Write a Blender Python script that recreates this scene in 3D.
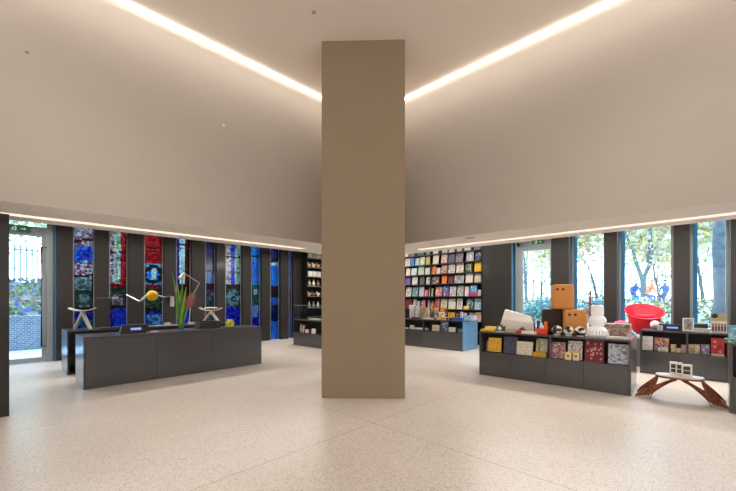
import bpy, bmesh, math, random
from mathutils import Vector, Matrix, Quaternion
R_ = random.Random(7)
for o in list(bpy.data.objects): bpy.data.objects.remove(o)
SC = bpy.context.scene; COL = SC.collection
# ------------------------------------------------------------------ camera
F, CX, HZ, EYE = 350.0, 368.0, 300.0, 1.5
cd = bpy.data.cameras.new('camera'); cam = bpy.data.objects.new('camera', cd); COL.objects.link(cam)
cam.location = (0, 0, EYE); cam.rotation_euler = (math.radians(90), 0, 0)
cd.sensor_width = 36; cd.lens = F/736*36; cd.shift_y = (HZ-245.5)/736; cd.clip_end = 300; cd.clip_start = .05
SC.camera = cam
# ------------------------------------------------------------------ world, exposure
W = bpy.data.worlds.new('world'); SC.world = W; W.use_nodes = True
nt = W.node_tree; bgn = nt.nodes['Background']
tc = nt.nodes.new('ShaderNodeTexCoord'); sp = nt.nodes.new('ShaderNodeSeparateXYZ'); rp = nt.nodes.new('ShaderNodeValToRGB')
nt.links.new(tc.outputs['Generated'], sp.inputs[0]); nt.links.new(sp.outputs['Z'], rp.inputs[0]); nt.links.new(rp.outputs[0], bgn.inputs[0])
rp.color_ramp.elements[0].position = 0.0; rp.color_ramp.elements[0].color = (.62, .83, 1, 1)
rp.color_ramp.elements[1].position = 0.6; rp.color_ramp.elements[1].color = (.36, .62, 1, 1)
bgn.inputs[1].default_value = 7.5
VS = SC.view_settings
VS.view_transform = 'Standard'; VS.look = 'None'; VS.gamma = 1; VS.exposure = 0.0; VS.use_curve_mapping = False
SC.cycles.use_denoising = True
SC.cycles.max_bounces = 8; SC.cycles.transparent_max_bounces = 16; SC.cycles.sample_clamp_indirect = 6
SC.cycles.caustics_reflective = False; SC.cycles.caustics_refractive = False

def area(name, loc, size, power, color=(1, .9, .8), rot=(0, 0, 0), spread=180):
    l = bpy.data.lights.new(name, 'AREA'); l.shape = 'RECTANGLE'; l.size, l.size_y = size; l.energy = power; l.color = color
    l.spread = math.radians(spread)
    o = bpy.data.objects.new(name, l); COL.objects.link(o); o.location = loc; o.rotation_euler = rot
    return o
WARM = (1.0, .96, .91)
area('added_ceiling_fill', (-3.0, 2.6, 5.25), (2.0, 1.4), 7, WARM, rot=(math.radians(38), 0, math.radians(8)), spread=60)  # added fill lamps under the ceiling, tilted at the far floor
area('added_ceiling_fill', (3.0, 2.6, 5.25), (2.0, 1.4), 7, WARM, rot=(math.radians(38), 0, math.radians(-8)), spread=60)
area('added_rear_fill', (0, -3.3, 2.9), (18, 3.6), 325, (.98, .97, .97), rot=(math.radians(90), 0, 0))  # added fill panel behind the camera, lifts walls and floor
# ------------------------------------------------------------------ geometry of the place
TH = math.atan2(350, 322)
a = Vector((math.cos(TH), math.sin(TH))); b = Vector((-a.y, a.x))
LO = Vector((-6.03, 10.4)); RO = Vector((3.66, 11.35))
def L(s, w=0): return LO + a*s + b*w        # along the stained glass wall, outward
def Rr(s, w=0): return RO - b*s + a*w       # along the book wall, outward
ANG_L, ANG_R = TH, TH - math.pi/2
def at(px, d): return Vector(((px-CX)/F*d, d))
def ground(px, py, z=0.0):
    d = F*(EYE-z)/(py-HZ); return at(px, d)
def hit(px, O, D):                           # parameter along line O + D t of the sight line through px
    k = (px-CX)/F
    return (k*O.y - O.x)/(D.x - k*D.y)
def sL(px, w=0): return hit(px, L(0, w), a)
def sR(px, w=0): return hit(px, Rr(0, w), -b)
def zy(py, d): return EYE + (HZ-py)*d/F
# ------------------------------------------------------------------ materials
def lin(c):
    return tuple(((v/255)/12.92 if v/255 <= .04045 else ((v/255+.055)/1.055)**2.4) for v in c)
_m = {}
def mat(name, rgb, rough=.5, spec=.5, metal=0, coat=0, emit=None, es=0, noise=0, nscale=20, bump=0):
    if name in _m: return _m[name]
    m = bpy.data.materials.new(name); m.use_nodes = True; n = m.node_tree.nodes; l = m.node_tree.links
    p = n['Principled BSDF']; c = lin(rgb)
    p.inputs['Base Color'].default_value = (*c, 1); p.inputs['Roughness'].default_value = rough
    p.inputs['Metallic'].default_value = metal; p.inputs['Specular IOR Level'].default_value = spec
    p.inputs['Coat Weight'].default_value = coat; p.inputs['Coat Roughness'].default_value = .12
    if emit: p.inputs['Emission Color'].default_value = (*lin(emit), 1); p.inputs['Emission Strength'].default_value = es
    tcn = n.new('ShaderNodeTexCoord'); nz = n.new('ShaderNodeTexNoise'); nz.inputs['Scale'].default_value = nscale
    nz.inputs['Detail'].default_value = 4
    l.new(tcn.outputs['Object'], nz.inputs['Vector'])
    if noise:
        r = n.new('ShaderNodeValToRGB'); l.new(nz.outputs['Fac'], r.inputs[0])
        r.color_ramp.elements[0].position = .3; r.color_ramp.elements[1].position = .7
        r.color_ramp.elements[0].color = (*[v*(1-noise) for v in c], 1); r.color_ramp.elements[1].color = (*[min(1, v*(1+noise)) for v in c], 1)
        l.new(r.outputs[0], p.inputs['Base Color'])
    if bump:
        bp = n.new('ShaderNodeBump'); bp.inputs['Strength'].default_value = bump; bp.inputs['Distance'].default_value = .01
        l.new(nz.outputs['Fac'], bp.inputs['Height']); l.new(bp.outputs[0], p.inputs['Normal'])
    _m[name] = m; return m
def P(rgb, rough=.5): return mat('paint_%02x%02x%02x_%d' % (*[int(v) for v in rgb], int(rough*100)), rgb, rough, noise=.04, nscale=60)
def emis(name, rgb, s):
    m = bpy.data.materials.new(name); m.use_nodes = True; n = m.node_tree.nodes; n.clear()
    e = n.new('ShaderNodeEmission'); e.inputs[0].default_value = (*rgb, 1); e.inputs[1].default_value = s
    o = n.new('ShaderNodeOutputMaterial'); m.node_tree.links.new(e.outputs[0], o.inputs[0]); return m
def printed(name='printed', rough=.4):
    m = bpy.data.materials.new(name); m.use_nodes = True; n = m.node_tree.nodes; p = n['Principled BSDF']
    p.inputs['Roughness'].default_value = rough
    v = n.new('ShaderNodeVertexColor'); v.layer_name = 'Col'; m.node_tree.links.new(v.outputs[0], p.inputs['Base Color']); return m
PRINT = printed()
def glass_mat():
    m = bpy.data.materials.new('clear_glass'); m.use_nodes = True; n = m.node_tree.nodes; n.clear(); l = m.node_tree.links
    t = n.new('ShaderNodeBsdfTransparent'); t.inputs[0].default_value = (.93, .97, .97, 1)
    g = n.new('ShaderNodeBsdfGlossy'); g.inputs['Roughness'].default_value = .02
    lw = n.new('ShaderNodeLayerWeight'); pw = n.new('ShaderNodeMath'); pw.operation = 'POWER'; pw.inputs[1].default_value = 4; ml = n.new('ShaderNodeMath'); ml.operation = 'MULTIPLY_ADD'; ml.inputs[1].default_value = .6; ml.inputs[2].default_value = .03; l.new(lw.outputs['Facing'], pw.inputs[0]); l.new(pw.outputs[0], ml.inputs[0]); fr = ml
    x = n.new('ShaderNodeMixShader'); o = n.new('ShaderNodeOutputMaterial')
    l.new(fr.outputs[0], x.inputs[0]); l.new(t.outputs[0], x.inputs[1]); l.new(g.outputs[0], x.inputs[2]); l.new(x.outputs[0], o.inputs[0]); return m
GLASS = glass_mat()
SKYREFL = bpy.data.materials.new('painted_sky_reflection'); SKYREFL.use_nodes = True
_n = SKYREFL.node_tree.nodes; _n.clear(); _t = _n.new('ShaderNodeBsdfTranslucent'); _t.inputs[0].default_value = (.20, .32, .38, 1); _o = _n.new('ShaderNodeOutputMaterial'); SKYREFL.node_tree.links.new(_t.outputs[0], _o.inputs[0])  # blue of the sky mirrored in the reveals, put into the colour
def stained():
    m = bpy.data.materials.new('stained_glass'); m.use_nodes = True; n = m.node_tree.nodes; n.clear(); l = m.node_tree.links
    v = n.new('ShaderNodeVertexColor'); v.layer_name = 'Col'
    tcn = n.new('ShaderNodeTexCoord'); vo = n.new('ShaderNodeTexVoronoi'); vo.inputs['Scale'].default_value = 28; vo.feature = 'F1'
    l.new(tcn.outputs['Object'], vo.inputs['Vector'])
    hs = n.new('ShaderNodeMixRGB'); hs.blend_type = 'MULTIPLY'; hs.inputs[0].default_value = .35
    l.new(v.outputs[0], hs.inputs[1]); l.new(vo.outputs['Color'], hs.inputs[2])
    t = n.new('ShaderNodeBsdfTransparent'); tl = n.new('ShaderNodeBsdfTranslucent'); x = n.new('ShaderNodeMixShader'); x.inputs[0].default_value = .75
    g = n.new('ShaderNodeBsdfGlossy'); g.inputs['Roughness'].default_value = .15; x2 = n.new('ShaderNodeMixShader'); x2.inputs[0].default_value = .04
    o = n.new('ShaderNodeOutputMaterial')
    l.new(hs.outputs[0], t.inputs[0]); l.new(hs.outputs[0], tl.inputs[0]); l.new(t.outputs[0], x.inputs[1]); l.new(tl.outputs[0], x.inputs[2])
    l.new(x.outputs[0], x2.inputs[1]); l.new(g.outputs[0], x2.inputs[2]); l.new(x2.outputs[0], o.inputs[0]); return m
STAIN = stained()
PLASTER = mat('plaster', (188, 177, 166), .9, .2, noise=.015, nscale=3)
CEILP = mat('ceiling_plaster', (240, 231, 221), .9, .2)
TAUPE = mat('taupe_column_paint', (154, 136, 113), .8, .2, noise=.02, nscale=2)
PIER = mat('dark_bronze_panel', (40, 36, 34), .5, .4, coat=.25, noise=.12, nscale=14, bump=.05)
GREYL = mat('charcoal_lacquer', (68, 67, 69), .3, .5, coat=.6)
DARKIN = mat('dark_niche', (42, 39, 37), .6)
BLACK = P((18, 18, 20), .35)
ALU = mat('grey_aluminium', (150, 156, 158), .4, .5, metal=.4)
WHITE = P((236, 234, 230), .45)
STEEL = mat('brushed_steel', (190, 192, 195), .28, .5, metal=.9)
def wood_mat(name, c1, c2, scale=6):
    m = bpy.data.materials.new(name); m.use_nodes = True; n = m.node_tree.nodes; l = m.node_tree.links; p = n['Principled BSDF']
    tcn = n.new('ShaderNodeTexCoord'); mp = n.new('ShaderNodeMapping'); mp.inputs['Scale'].default_value = (1, 8, 8)
    nz = n.new('ShaderNodeTexNoise'); nz.inputs['Scale'].default_value = scale; nz.inputs['Detail'].default_value = 6
    r = n.new('ShaderNodeValToRGB'); r.color_ramp.elements[0].color = (*lin(c1), 1); r.color_ramp.elements[1].color = (*lin(c2), 1)
    r.color_ramp.elements[0].position = .35; r.color_ramp.elements[1].position = .65
    l.new(tcn.outputs['Object'], mp.inputs[0]); l.new(mp.outputs[0], nz.inputs['Vector']); l.new(nz.outputs['Fac'], r.inputs[0]); l.new(r.outputs[0], p.inputs['Base Color'])
    p.inputs['Roughness'].default_value = .4; return m
TEAK = wood_mat('oiled_wood', (96, 50, 22), (160, 92, 46))
CORK = mat('amber_cork', (214, 146, 80), .7, .3, noise=.10, nscale=90, bump=.1)
# terrazzo floor
def terrazzo():
    m = bpy.data.materials.new('terrazzo'); m.use_nodes = True; n = m.node_tree.nodes; l = m.node_tree.links; p = n['Principled BSDF']
    tcn = n.new('ShaderNodeTexCoord')
    def node(t, **k):
        q = n.new(t)
        for kk, v in k.items(): setattr(q, kk, v)
        return q
    vo = node('ShaderNodeTexVoronoi'); vo.inputs['Scale'].default_value = 95; l.new(tcn.outputs['Object'], vo.inputs['Vector'])
    bw = node('ShaderNodeSeparateColor'); l.new(vo.outputs['Color'], bw.inputs[0])
    r = node('ShaderNodeValToRGB'); l.new(bw.outputs[0], r.inputs[0]); e = r.color_ramp.elements
    r.color_ramp.interpolation = 'CONSTANT'
    e[0].position = 0; e[0].color = (*lin((188, 173, 159)), 1); e[1].position = .08; e[1].color = (*lin((213, 202, 190)), 1)
    for pos, c in ((.3, (219, 208, 197)), (.75, (225, 215, 205)), (.9, (234, 226, 218))):
        q = e.new(pos); q.color = (*lin(c), 1)
    nz = node('ShaderNodeTexNoise'); nz.inputs['Scale'].default_value = .9; nz.inputs['Detail'].default_value = 5; l.new(tcn.outputs['Object'], nz.inputs['Vector'])
    r2 = node('ShaderNodeValToRGB'); l.new(nz.outputs['Fac'], r2.inputs[0])
    r2.color_ramp.elements[0].position = .3; r2.color_ramp.elements[0].color = (.9, .89, .88, 1); r2.color_ramp.elements[1].position = .7; r2.color_ramp.elements[1].color = (1, 1, 1, 1)
    mx = node('ShaderNodeMixRGB', blend_type='MULTIPLY'); mx.inputs[0].default_value = 1; l.new(r.outputs[0], mx.inputs[1]); l.new(r2.outputs[0], mx.inputs[2])
    # joints: distance to two crossing lines
    J = ground(372.7, 423); last = mx
    for u in (335, -365.5):
        dv = Vector((u, 350)).normalized(); nv = Vector((-dv.y, dv.x))
        dt = node('ShaderNodeVectorMath', operation='DOT_PRODUCT'); l.new(tcn.outputs['Object'], dt.inputs[0]); dt.inputs[1].default_value = (nv.x, nv.y, 0)
        sb = node('ShaderNodeMath', operation='SUBTRACT'); l.new(dt.outputs['Value'], sb.inputs[0]); sb.inputs[1].default_value = J.dot(nv)
        ab = node('ShaderNodeMath', operation='ABSOLUTE'); l.new(sb.outputs[0], ab.inputs[0])
        lt = node('ShaderNodeMath', operation='LESS_THAN'); l.new(ab.outputs[0], lt.inputs[0]); lt.inputs[1].default_value = .006
        m2 = node('ShaderNodeMixRGB'); l.new(lt.outputs[0], m2.inputs[0]); l.new(last.outputs[0], m2.inputs[1]); m2.inputs[2].default_value = (*lin((178, 165, 152)), 1); last = m2
    l.new(last.outputs[0], p.inputs['Base Color'])
    r3 = node('ShaderNodeValToRGB'); l.new(nz.outputs['Fac'], r3.inputs[0])
    r3.color_ramp.elements[0].color = (.24,)*3+(1,); r3.color_ramp.elements[1].color = (.40,)*3+(1,)
    l.new(r3.outputs[0], p.inputs['Roughness']); p.inputs['Specular IOR Level'].default_value = .5
    return m
TERR = terrazzo()
# ------------------------------------------------------------------ mesh builder
class MB:
    def __init__(s): s.v = []; s.f = []; s.c = []; s.mi = []; s.cur = 0
    def add(s, vs, fs, col=None):
        k = len(s.v); s.v += [tuple(v) for v in vs]
        for f in fs: s.f.append([i+k for i in f]); s.c.append(col); s.mi.append(s.cur)
        return s
    def box(s, x0, x1, y0, y1, z0, z1, col=None):
        return s.add([(x0,y0,z0),(x1,y0,z0),(x1,y1,z0),(x0,y1,z0),(x0,y0,z1),(x1,y0,z1),(x1,y1,z1),(x0,y1,z1)],
                     [(0,3,2,1),(4,5,6,7),(0,1,5,4),(1,2,6,5),(2,3,7,6),(3,0,4,7)], col)
    def prism(s, poly, z0, z1, col=None):
        n = len(poly); vs = [(p[0], p[1], z0) for p in poly]+[(p[0], p[1], z1) for p in poly]
        return s.add(vs, [tuple(range(n-1, -1, -1)), tuple(range(n, 2*n))]+[(i, (i+1) % n, (i+1) % n+n, i+n) for i in range(n)], col)
    def quad(s, *p, col=None): return s.add(p, [tuple(range(len(p)))], col)
    def tube(s, pts, r, n=8, col=None, cap=True):
        pts = [Vector(p) for p in pts]; rs = r if isinstance(r, (list, tuple)) else [r]*len(pts); rings = []
        up = None
        for i, p in enumerate(pts):
            t = (pts[min(i+1, len(pts)-1)]-pts[max(i-1, 0)]).normalized()
            if up is None: up = Vector((0, 0, 1)) if abs(t.z) < .9 else Vector((1, 0, 0))
            x = t.cross(up); 
            if x.length < 1e-5: x = t.cross(Vector((0, 1, 0)))
            x.normalize(); y = t.cross(x).normalized(); up = -y if False else up
            rings.append([p+(x*math.cos(2*math.pi*j/n)+y*math.sin(2*math.pi*j/n))*rs[i] for j in range(n)])
        vs = [q for rg in rings for q in rg]; fs = []
        for i in range(len(pts)-1):
            for j in range(n): fs.append((i*n+j, i*n+(j+1) % n, (i+1)*n+(j+1) % n, (i+1)*n+j))
        if cap: fs += [tuple(range(n-1, -1, -1)), tuple(range((len(pts)-1)*n, len(pts)*n))]
        return s.add(vs, fs, col)
    def lathe(s, prof, c=(0, 0, 0), n=24, col=None):
        vs = []; fs = []
        for r, z in prof:
            for j in range(n): an = 2*math.pi*j/n; vs.append((c[0]+r*math.cos(an), c[1]+r*math.sin(an), c[2]+z))
        for i in range(len(prof)-1):
            for j in range(n): fs.append((i*n+j, i*n+(j+1) % n, (i+1)*n+(j+1) % n, (i+1)*n+j))
        if prof[0][0] > 1e-4: fs.append(tuple(range(n-1, -1, -1)))
        if prof[-1][0] > 1e-4: fs.append(tuple(range((len(prof)-1)*n, len(prof)*n)))
        return s.add(vs, fs, col)
    def ball(s, c, r, n=16, m=10, col=None):
        rr = r if isinstance(r, (tuple, list)) else (r, r, r)
        vs = []; fs = []
        for i in range(m+1):
            th = math.pi*i/m
            for j in range(n):
                ph = 2*math.pi*j/n; vs.append((c[0]+rr[0]*math.sin(th)*math.cos(ph), c[1]+rr[1]*math.sin(th)*math.sin(ph), c[2]-rr[2]*math.cos(th)))
        for i in range(m):
            for j in range(n): fs.append((i*n+j, i*n+(j+1) % n, (i+1)*n+(j+1) % n, (i+1)*n+j))
        return s.add(vs, fs, col)
    def xf(s, M, start=0):
        for i in range(start, len(s.v)): s.v[i] = tuple(M @ Vector(s.v[i]))
        return s
    def build(s, name, m, parent=None, smooth=False, bevel=0, seg=2):
        me = bpy.data.meshes.new(name); me.from_pydata(s.v, [], s.f); me.update()
        ms = m if isinstance(m, (list, tuple)) else [m]
        for q in ms: me.materials.append(q)
        if len(ms) > 1: me.polygons.foreach_set('material_index', s.mi)
        if any(c is not None for c in s.c):
            ca = me.color_attributes.new('Col', 'FLOAT_COLOR', 'CORNER')
            for p in me.polygons:
                c = s.c[p.index] or (.5, .5, .5)
                for li in p.loop_indices: ca.data[li].color = (*c, 1)
        bm = bmesh.new(); bm.from_mesh(me); bmesh.ops.remove_doubles(bm, verts=bm.verts, dist=1e-6) if smooth else None
        bmesh.ops.recalc_face_normals(bm, faces=bm.faces) if smooth else None
        bm.to_mesh(me); bm.free()
        if smooth:
            me.polygons.foreach_set('use_smooth', [True]*len(me.polygons))
            try: me.set_sharp_from_angle(angle=math.radians(40))
            except Exception: pass
        o = bpy.data.objects.new(name, me); COL.objects.link(o)
        if parent: o.parent = parent
        if bevel:
            md = o.modifiers.new('bevel', 'BEVEL'); md.width = bevel; md.segments = seg; md.limit_method = 'ANGLE'
        return o
def tag(o, label=None, cat=None, group=None, kind=None):
    if label: o['label'] = label
    if cat: o['category'] = cat
    if group: o['group'] = group
    if kind: o['kind'] = kind
    return o
def thing(name, label, cat, xy, z=0, rot=0, group=None):
    o = bpy.data.objects.new(name, None); COL.objects.link(o); o.empty_display_size = .1
    o.location = (xy[0], xy[1], z); o.rotation_euler = (0, 0, rot); return tag(o, label, cat, group)
def place(o, xy, z=0, rot=0):
    o.location = (xy[0], xy[1], z); o.rotation_euler = (0, 0, rot); return o
def struct(o, label=None): return tag(o, label, None, None, 'structure')
def copy_tree(o, parent=None):
    c = o.copy(); COL.objects.link(c)
    if parent: c.parent = parent
    for ch in [q for q in bpy.data.objects if q.parent == o]: copy_tree(ch, c)
    return c
# ================================================================== SETTING
CEIL, SOF, PER = 5.46, 2.607, 3.6
YB = -3.5
def xL(y): return L(0).x + (y-L(0).y)/a.y*a.x
def xR(y): return Rr(0).x + (y-Rr(0).y)/(-b.y)*(-b.x)
sc_ = hit(CX, Vector((0, 0)), Vector((1, 0)))
def isect(p, d, q, e):
    den = d.x*e.y-d.y*e.x; t = ((q.x-p.x)*e.y-(q.y-p.y)*e.x)/den; return p+d*t
CORN = isect(LO, a, RO, -b)
floor_o = MB().prism([(xL(YB), YB), (xR(YB), YB), tuple(Rr(sR(736)+0, .45)), (isect(L(0, .45), a, Rr(0, .45), -b).x, isect(L(0, .45), a, Rr(0, .45), -b).y), tuple(L(sL(0), .45))], -.12, 0)
floor_o = MB().prism([tuple(isect(L(0, .45), a, Vector((0, YB)), Vector((1, 0)))), tuple(isect(Rr(0, .45), b, Vector((0, YB)), Vector((1, 0)))), tuple(isect(L(0, .45), a, Rr(0, .45), -b))], -.12, 0).build('floor', TERR)
struct(floor_o, 'pale speckled terrazzo floor with two crossing joints')
# bulkhead: upper walls over a deep soffit with a recessed light line
def bl(px1, y1, px2, y2):
    p = at(px1, F*(SOF-EYE)/(HZ-y1)); q = at(px2, F*(SOF-EYE)/(HZ-y2)); return p, (q-p).normalized()
pL, dL = bl(0, 200.4, 321.5, 243.6); pR, dR = bl(736, 200.4, 404.8, 244.0)
nL = Vector((-dL.y, dL.x)); nR = Vector((dR.y, -dR.x))      # outward
print('bulk', pL, dL, pR, dR, nL, nR)
def cornerW(w): return isect(pL+nL*w, dL, pR+nR*w, dR)
def endW(p, d, n, w): return isect(p+n*w, d, Vector((0, YB)), Vector((1, 0)))
G0, G1, GD, SW = .74, .94, .07, 1.28
def bulkhead(name, p, d, n, pxs, label):
    m = MB(); plain = [(0, CEIL+.3), (0, SOF), (SW, SOF), (SW, CEIL+.3)]
    gro = [(0, CEIL+.3), (0, SOF), (G0, SOF), (G0, SOF+GD), (G1, SOF+GD), (G1, SOF), (SW, SOF), (SW, CEIL+.3)]
    # position where the groove stops
    ps = {}
    def stop(w):
        t = hit(pxs, p+n*(G0+G1)/2, d); base = p+d*t; return base+n*w
    def ext(prof, fa, fb, capb=False):
        A = [(*fa(w), z) for w, z in prof]; Bv = [(*fb(w), z) for w, z in prof]; k = len(prof)
        m.add(A+Bv, [(i, (i+1) % k, (i+1) % k+k, i+k) for i in range(k)])
    ext(gro, lambda w: endW(p, d, n, w), stop)
    m.add([(*stop(G0), SOF), (*stop(G1), SOF), (*stop(G1), SOF+GD), (*stop(G0), SOF+GD)], [(0, 1, 2, 3)])
    ext(plain, stop, cornerW)
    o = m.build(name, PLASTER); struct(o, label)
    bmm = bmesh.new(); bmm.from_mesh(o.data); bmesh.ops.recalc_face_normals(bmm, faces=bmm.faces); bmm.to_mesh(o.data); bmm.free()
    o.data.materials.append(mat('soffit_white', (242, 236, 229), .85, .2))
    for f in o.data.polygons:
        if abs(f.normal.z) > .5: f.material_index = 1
    # light line
    e0 = endW(p, d, n, .90); e1 = stop(.90); e1b = stop(.82); e0b = endW(p, d, n, .82)
    ch = MB(); ch.prism([tuple(e0b), tuple(e1b), tuple(e1), tuple(e0)], SOF+GD-.03, SOF+GD-.002)
    c = ch.build('light_line', LEDM, o)
    # cove strip at the ceiling
    q0, q1 = endW(p, d, n, -.03), cornerW(-.03); r0, r1 = endW(p, d, n, -.07), cornerW(-.07)
    ch = MB(); ch.prism([tuple(q0), tuple(q1), tuple(r1), tuple(r0)], CEIL-.035, CEIL-.004); c = ch.build('cove_light', COVEM, o)
    return o
for p_, d_, n_ in ((pL, dL, nL), (pR, dR, nR)):      # light thrown by the ceiling cove
    c_ = p_ - n_*.16 + d_*(-1.0 if d_.y < 0 else 1.0)*0
    q0 = cornerW(-.35); q1 = q0 - (d_ if d_.y > 0 else -d_)*9.5; mid_ = (q0*0.5+q1*0.5)
    area('cove_throw', (mid_.x, mid_.y, CEIL-.05), (9.0, .12), 38, (1, .93, .85), (0, 0, math.atan2(d_.y, d_.x)))
LEDM = emis('soffit_led', (1.0, .95, .90), 6.0)
COVEM = emis('cove_led', (1.0, .93, .84), 6.5)
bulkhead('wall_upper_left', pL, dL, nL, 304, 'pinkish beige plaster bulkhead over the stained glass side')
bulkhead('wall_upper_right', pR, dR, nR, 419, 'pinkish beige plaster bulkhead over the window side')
c_ = MB().prism([tuple(endW(pL, dL, nL, .2)), tuple(endW(pR, dR, nR, .2)), tuple(cornerW(.2))], CEIL, CEIL+.15).build('ceiling', CEILP)
struct(c_, 'smooth beige ceiling')
m = MB()
m.prism([tuple(endW(pL, dL, nL, SW-.05)), tuple(cornerW(SW-.05)), tuple(isect(L(0, .4), a, Rr(0, .4), -b)), tuple(isect(L(0, .4), a, Vector((0, YB)), Vector((1, 0))))][::-1], PER, PER+.15)
m.prism([tuple(cornerW(SW-.05)), tuple(endW(pR, dR, nR, SW-.05)), tuple(isect(Rr(0, .4), b, Vector((0, YB)), Vector((1, 0)))), tuple(isect(L(0, .4), a, Rr(0, .4), -b))][::-1], PER, PER+.15)
struct(m.build('ceiling_perimeter', CEILP), 'lower ceiling above the perimeter aisle')
m = MB(); m.box(xL(YB)-1, xR(YB)+1, YB-.2, YB, -.1, CEIL+.3)
struct(m.build('wall_back', PLASTER), 'plaster wall behind the viewer')
# central column
d0 = F*EYE/98.2
cx0, cx1 = (321.5-CX)/F*d0, (404.8-CX)/F*d0
col = MB().prism([(cx0, d0+.01), (cx1, d0-.03), (cx1, d0+1.25), (cx0, d0+1.25)], 0, CEIL).build('column', TAUPE, bevel=.004)
struct(col, 'broad rectangular taupe column rising to the ceiling')
# dark pier under the soffit at the picture's edge
pp = ground(9.3, 416)
m = MB(); m.prism([tuple(pp), tuple(pp+b*.45), tuple(pp+b*.45-a*.9), tuple(pp-a*.9)][::-1], 0, SOF+.001)
struct(m.build('column', PIER), 'dark brown pier standing under the soffit beside the glass door')

# ---- left wall: piers and stained glass
LP = [(56, 73), (94, 109), (127, 144), (162.5, 176), (190, 205), (214.5, 225), (240.5, 251), (259.5, 270), (278.5, 288.5), (291, 306)]
WL = .16
pier_s = []
for i, (x0, x1) in enumerate(LP):
    s1 = sL(x1); s0 = max(sL(x0), sL(x0, WL*.9) if i else sL(x0)) ; 
    s0 = sL(x0, WL)                       # the near side of a pier meets the glass plane at x0
    if i == 0: s0 = sL(56)
    if i == 9: s1 = 7.2
    pier_s.append((s0, s1))
    m = MB(); m.box(s0, s1, 0, .42, 0, PER)
    o = m.build('wall_pier', PIER, bevel=.004); place(o, LO, 0, ANG_L); struct(o, 'dark bronze pier between stained glass windows')
m = MB(); m.box(-20.5, sL(56)-1.75, 0, .42, 0, PER); o = m.build('wall_left', PIER); place(o, LO, 0, ANG_L); struct(o, 'dark wall beyond the glass door')

pk = [lin(c) for c in ((214, 150, 176), (240, 214, 226), (160, 90, 120), (250, 240, 240), (120, 70, 90), (205, 170, 180))]
bu = [lin(c) for c in ((20, 60, 220), (10, 30, 170), (40, 110, 240), (15, 40, 200), (60, 60, 210))]
rd = [lin(c) for c in ((215, 15, 30), (170, 8, 20), (235, 40, 50), (140, 5, 20), (200, 10, 40))]
wg = [lin(c) for c in ((245, 250, 235), (190, 225, 170), (230, 240, 200), (140, 190, 120), (215, 200, 220))]
gn = [lin(c) for c in ((40, 95, 60), (20, 60, 40), (70, 120, 90), (15, 40, 30))]
gy = [lin(c) for c in ((150, 175, 165), (190, 205, 200), (90, 120, 115), (120, 130, 125))]
az = [lin(c) for c in ((30, 130, 235), (60, 165, 250), (15, 100, 210), (25, 140, 240))]
nv = [lin(c) for c in ((12, 22, 70), (10, 15, 50), (20, 40, 110))]
wt = [lin(c) for c in ((235, 250, 250), (190, 235, 240), (215, 240, 220))]
dk = [lin(c) for c in ((14, 14, 18), (24, 20, 22))]
ind = [lin(c) for c in ((20, 25, 190), (15, 15, 140), (40, 50, 220), (10, 10, 100))]
co = [lin(c) for c in ((240, 190, 170), (250, 225, 210), (200, 120, 100), (245, 240, 235))]
dr = [lin(c) for c in ((110, 8, 22), (80, 5, 15), (60, 5, 12))]
def ring(fx, y, yc, hw, hh, inner, outer, band=None):
    r = math.hypot((fx-.5)/hw, (y-yc)/hh)
    if r < .62: return inner
    if r < 1.0: return band or dk
    return outer
def g1(fx, y):
    if 239.5 < y < 241.5 or 308 < y < 312: return dk
    if y < 247: return pk
    if y < 262: return az if (abs(fx-.5) > .36 or y < 249 or y > 260) else bu
    if y < 275: return pk
    if y < 290: return dk if (abs(fx-.5) > .38 or y < 277) else gy
    if y < 308: return gn if (fx < .25 or y < 294 or fx > .8) else gy
    return ind if (fx < .3 or y < 318) else [lin((40, 120, 130)), lin((20, 60, 110))]
def g2(fx, y):
    if 252 < y < 253.5 or 305 < y < 309: return dk
    if y < 284: return pk if fx < .28 else (wg if fx < .62 else rd)
    if y < 288: return rd
    if y < 305: return gn if (abs(fx-.5) > .3 or y < 294) else pk
    return bu if fx > .2 else ind
def g3(fx, y):
    if 247.6 < y < 249 or 309 < y < 311: return dk
    if y < 264: return rd
    if y < 285: return ring(fx, y, 275, .52, 9.5, az if abs(fx-.5) > .12 else wt, [lin((120, 190, 215)), lin((80, 150, 190))])
    if y < 288.5: return rd
    if y < 311: return gn
    return ind if (y < 315 or fx < .2) else ([lin((120, 190, 215)), lin((40, 90, 160))] if y < 325 else gn)
def g4(fx, y):
    if 244 < y < 245.5: return dk
    if y < 285: return ind if fx < .25 else (wt if fx < .6 else dr)
    if y < 300: return dr
    return bu
def g5(fx, y):
    if y < 272: return [lin((20, 50, 110)), lin((14, 36, 90))]
    if y < 284: return [lin((120, 160, 210)), lin((190, 140, 180)), lin((60, 160, 190))]
    if y < 290: return dr
    if y < 300: return [lin((150, 140, 160)), lin((80, 60, 90))]
    return [lin((20, 50, 70)), lin((60, 120, 130))]
def g6(fx, y):
    if 256.5 < y < 258: return dk
    if y < 284.5: return co if fx < .36 else (bu if fx < .58 else wg)
    if y < 289: return dr
    if y < 307: return ring(fx, y, 298, .46, 8, [lin((150, 180, 180)), lin((30, 60, 50))], gn, gy)
    return ind
def g7(fx, y):
    if 256 < y < 257.5: return dk
    if y < 285: return az
    if y < 305: return gn if not (abs(fx-.5) < .25 and 289 < y < 295) else wt
    if y < 317: return [lin((160, 205, 240)), lin((90, 130, 220))] if abs(fx-.5) < .4 else ind
    return ind
def g8(fx, y):
    if y < 262.5: return nv
    if y < 265.5: return wt
    if y < 286: return az
    if y < 297: return dk
    if y < 305: return az
    if y < 322: return nv
    return az
def g9(fx, y): return az if y < 290 or y > 312 else nv
WINS = [(g1, 0), (g2, 1), (g3, 2), (g4, 3), (g5, 4), (g6, 5), (g7, 6), (g8, 7), (g9, 8)]
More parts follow.
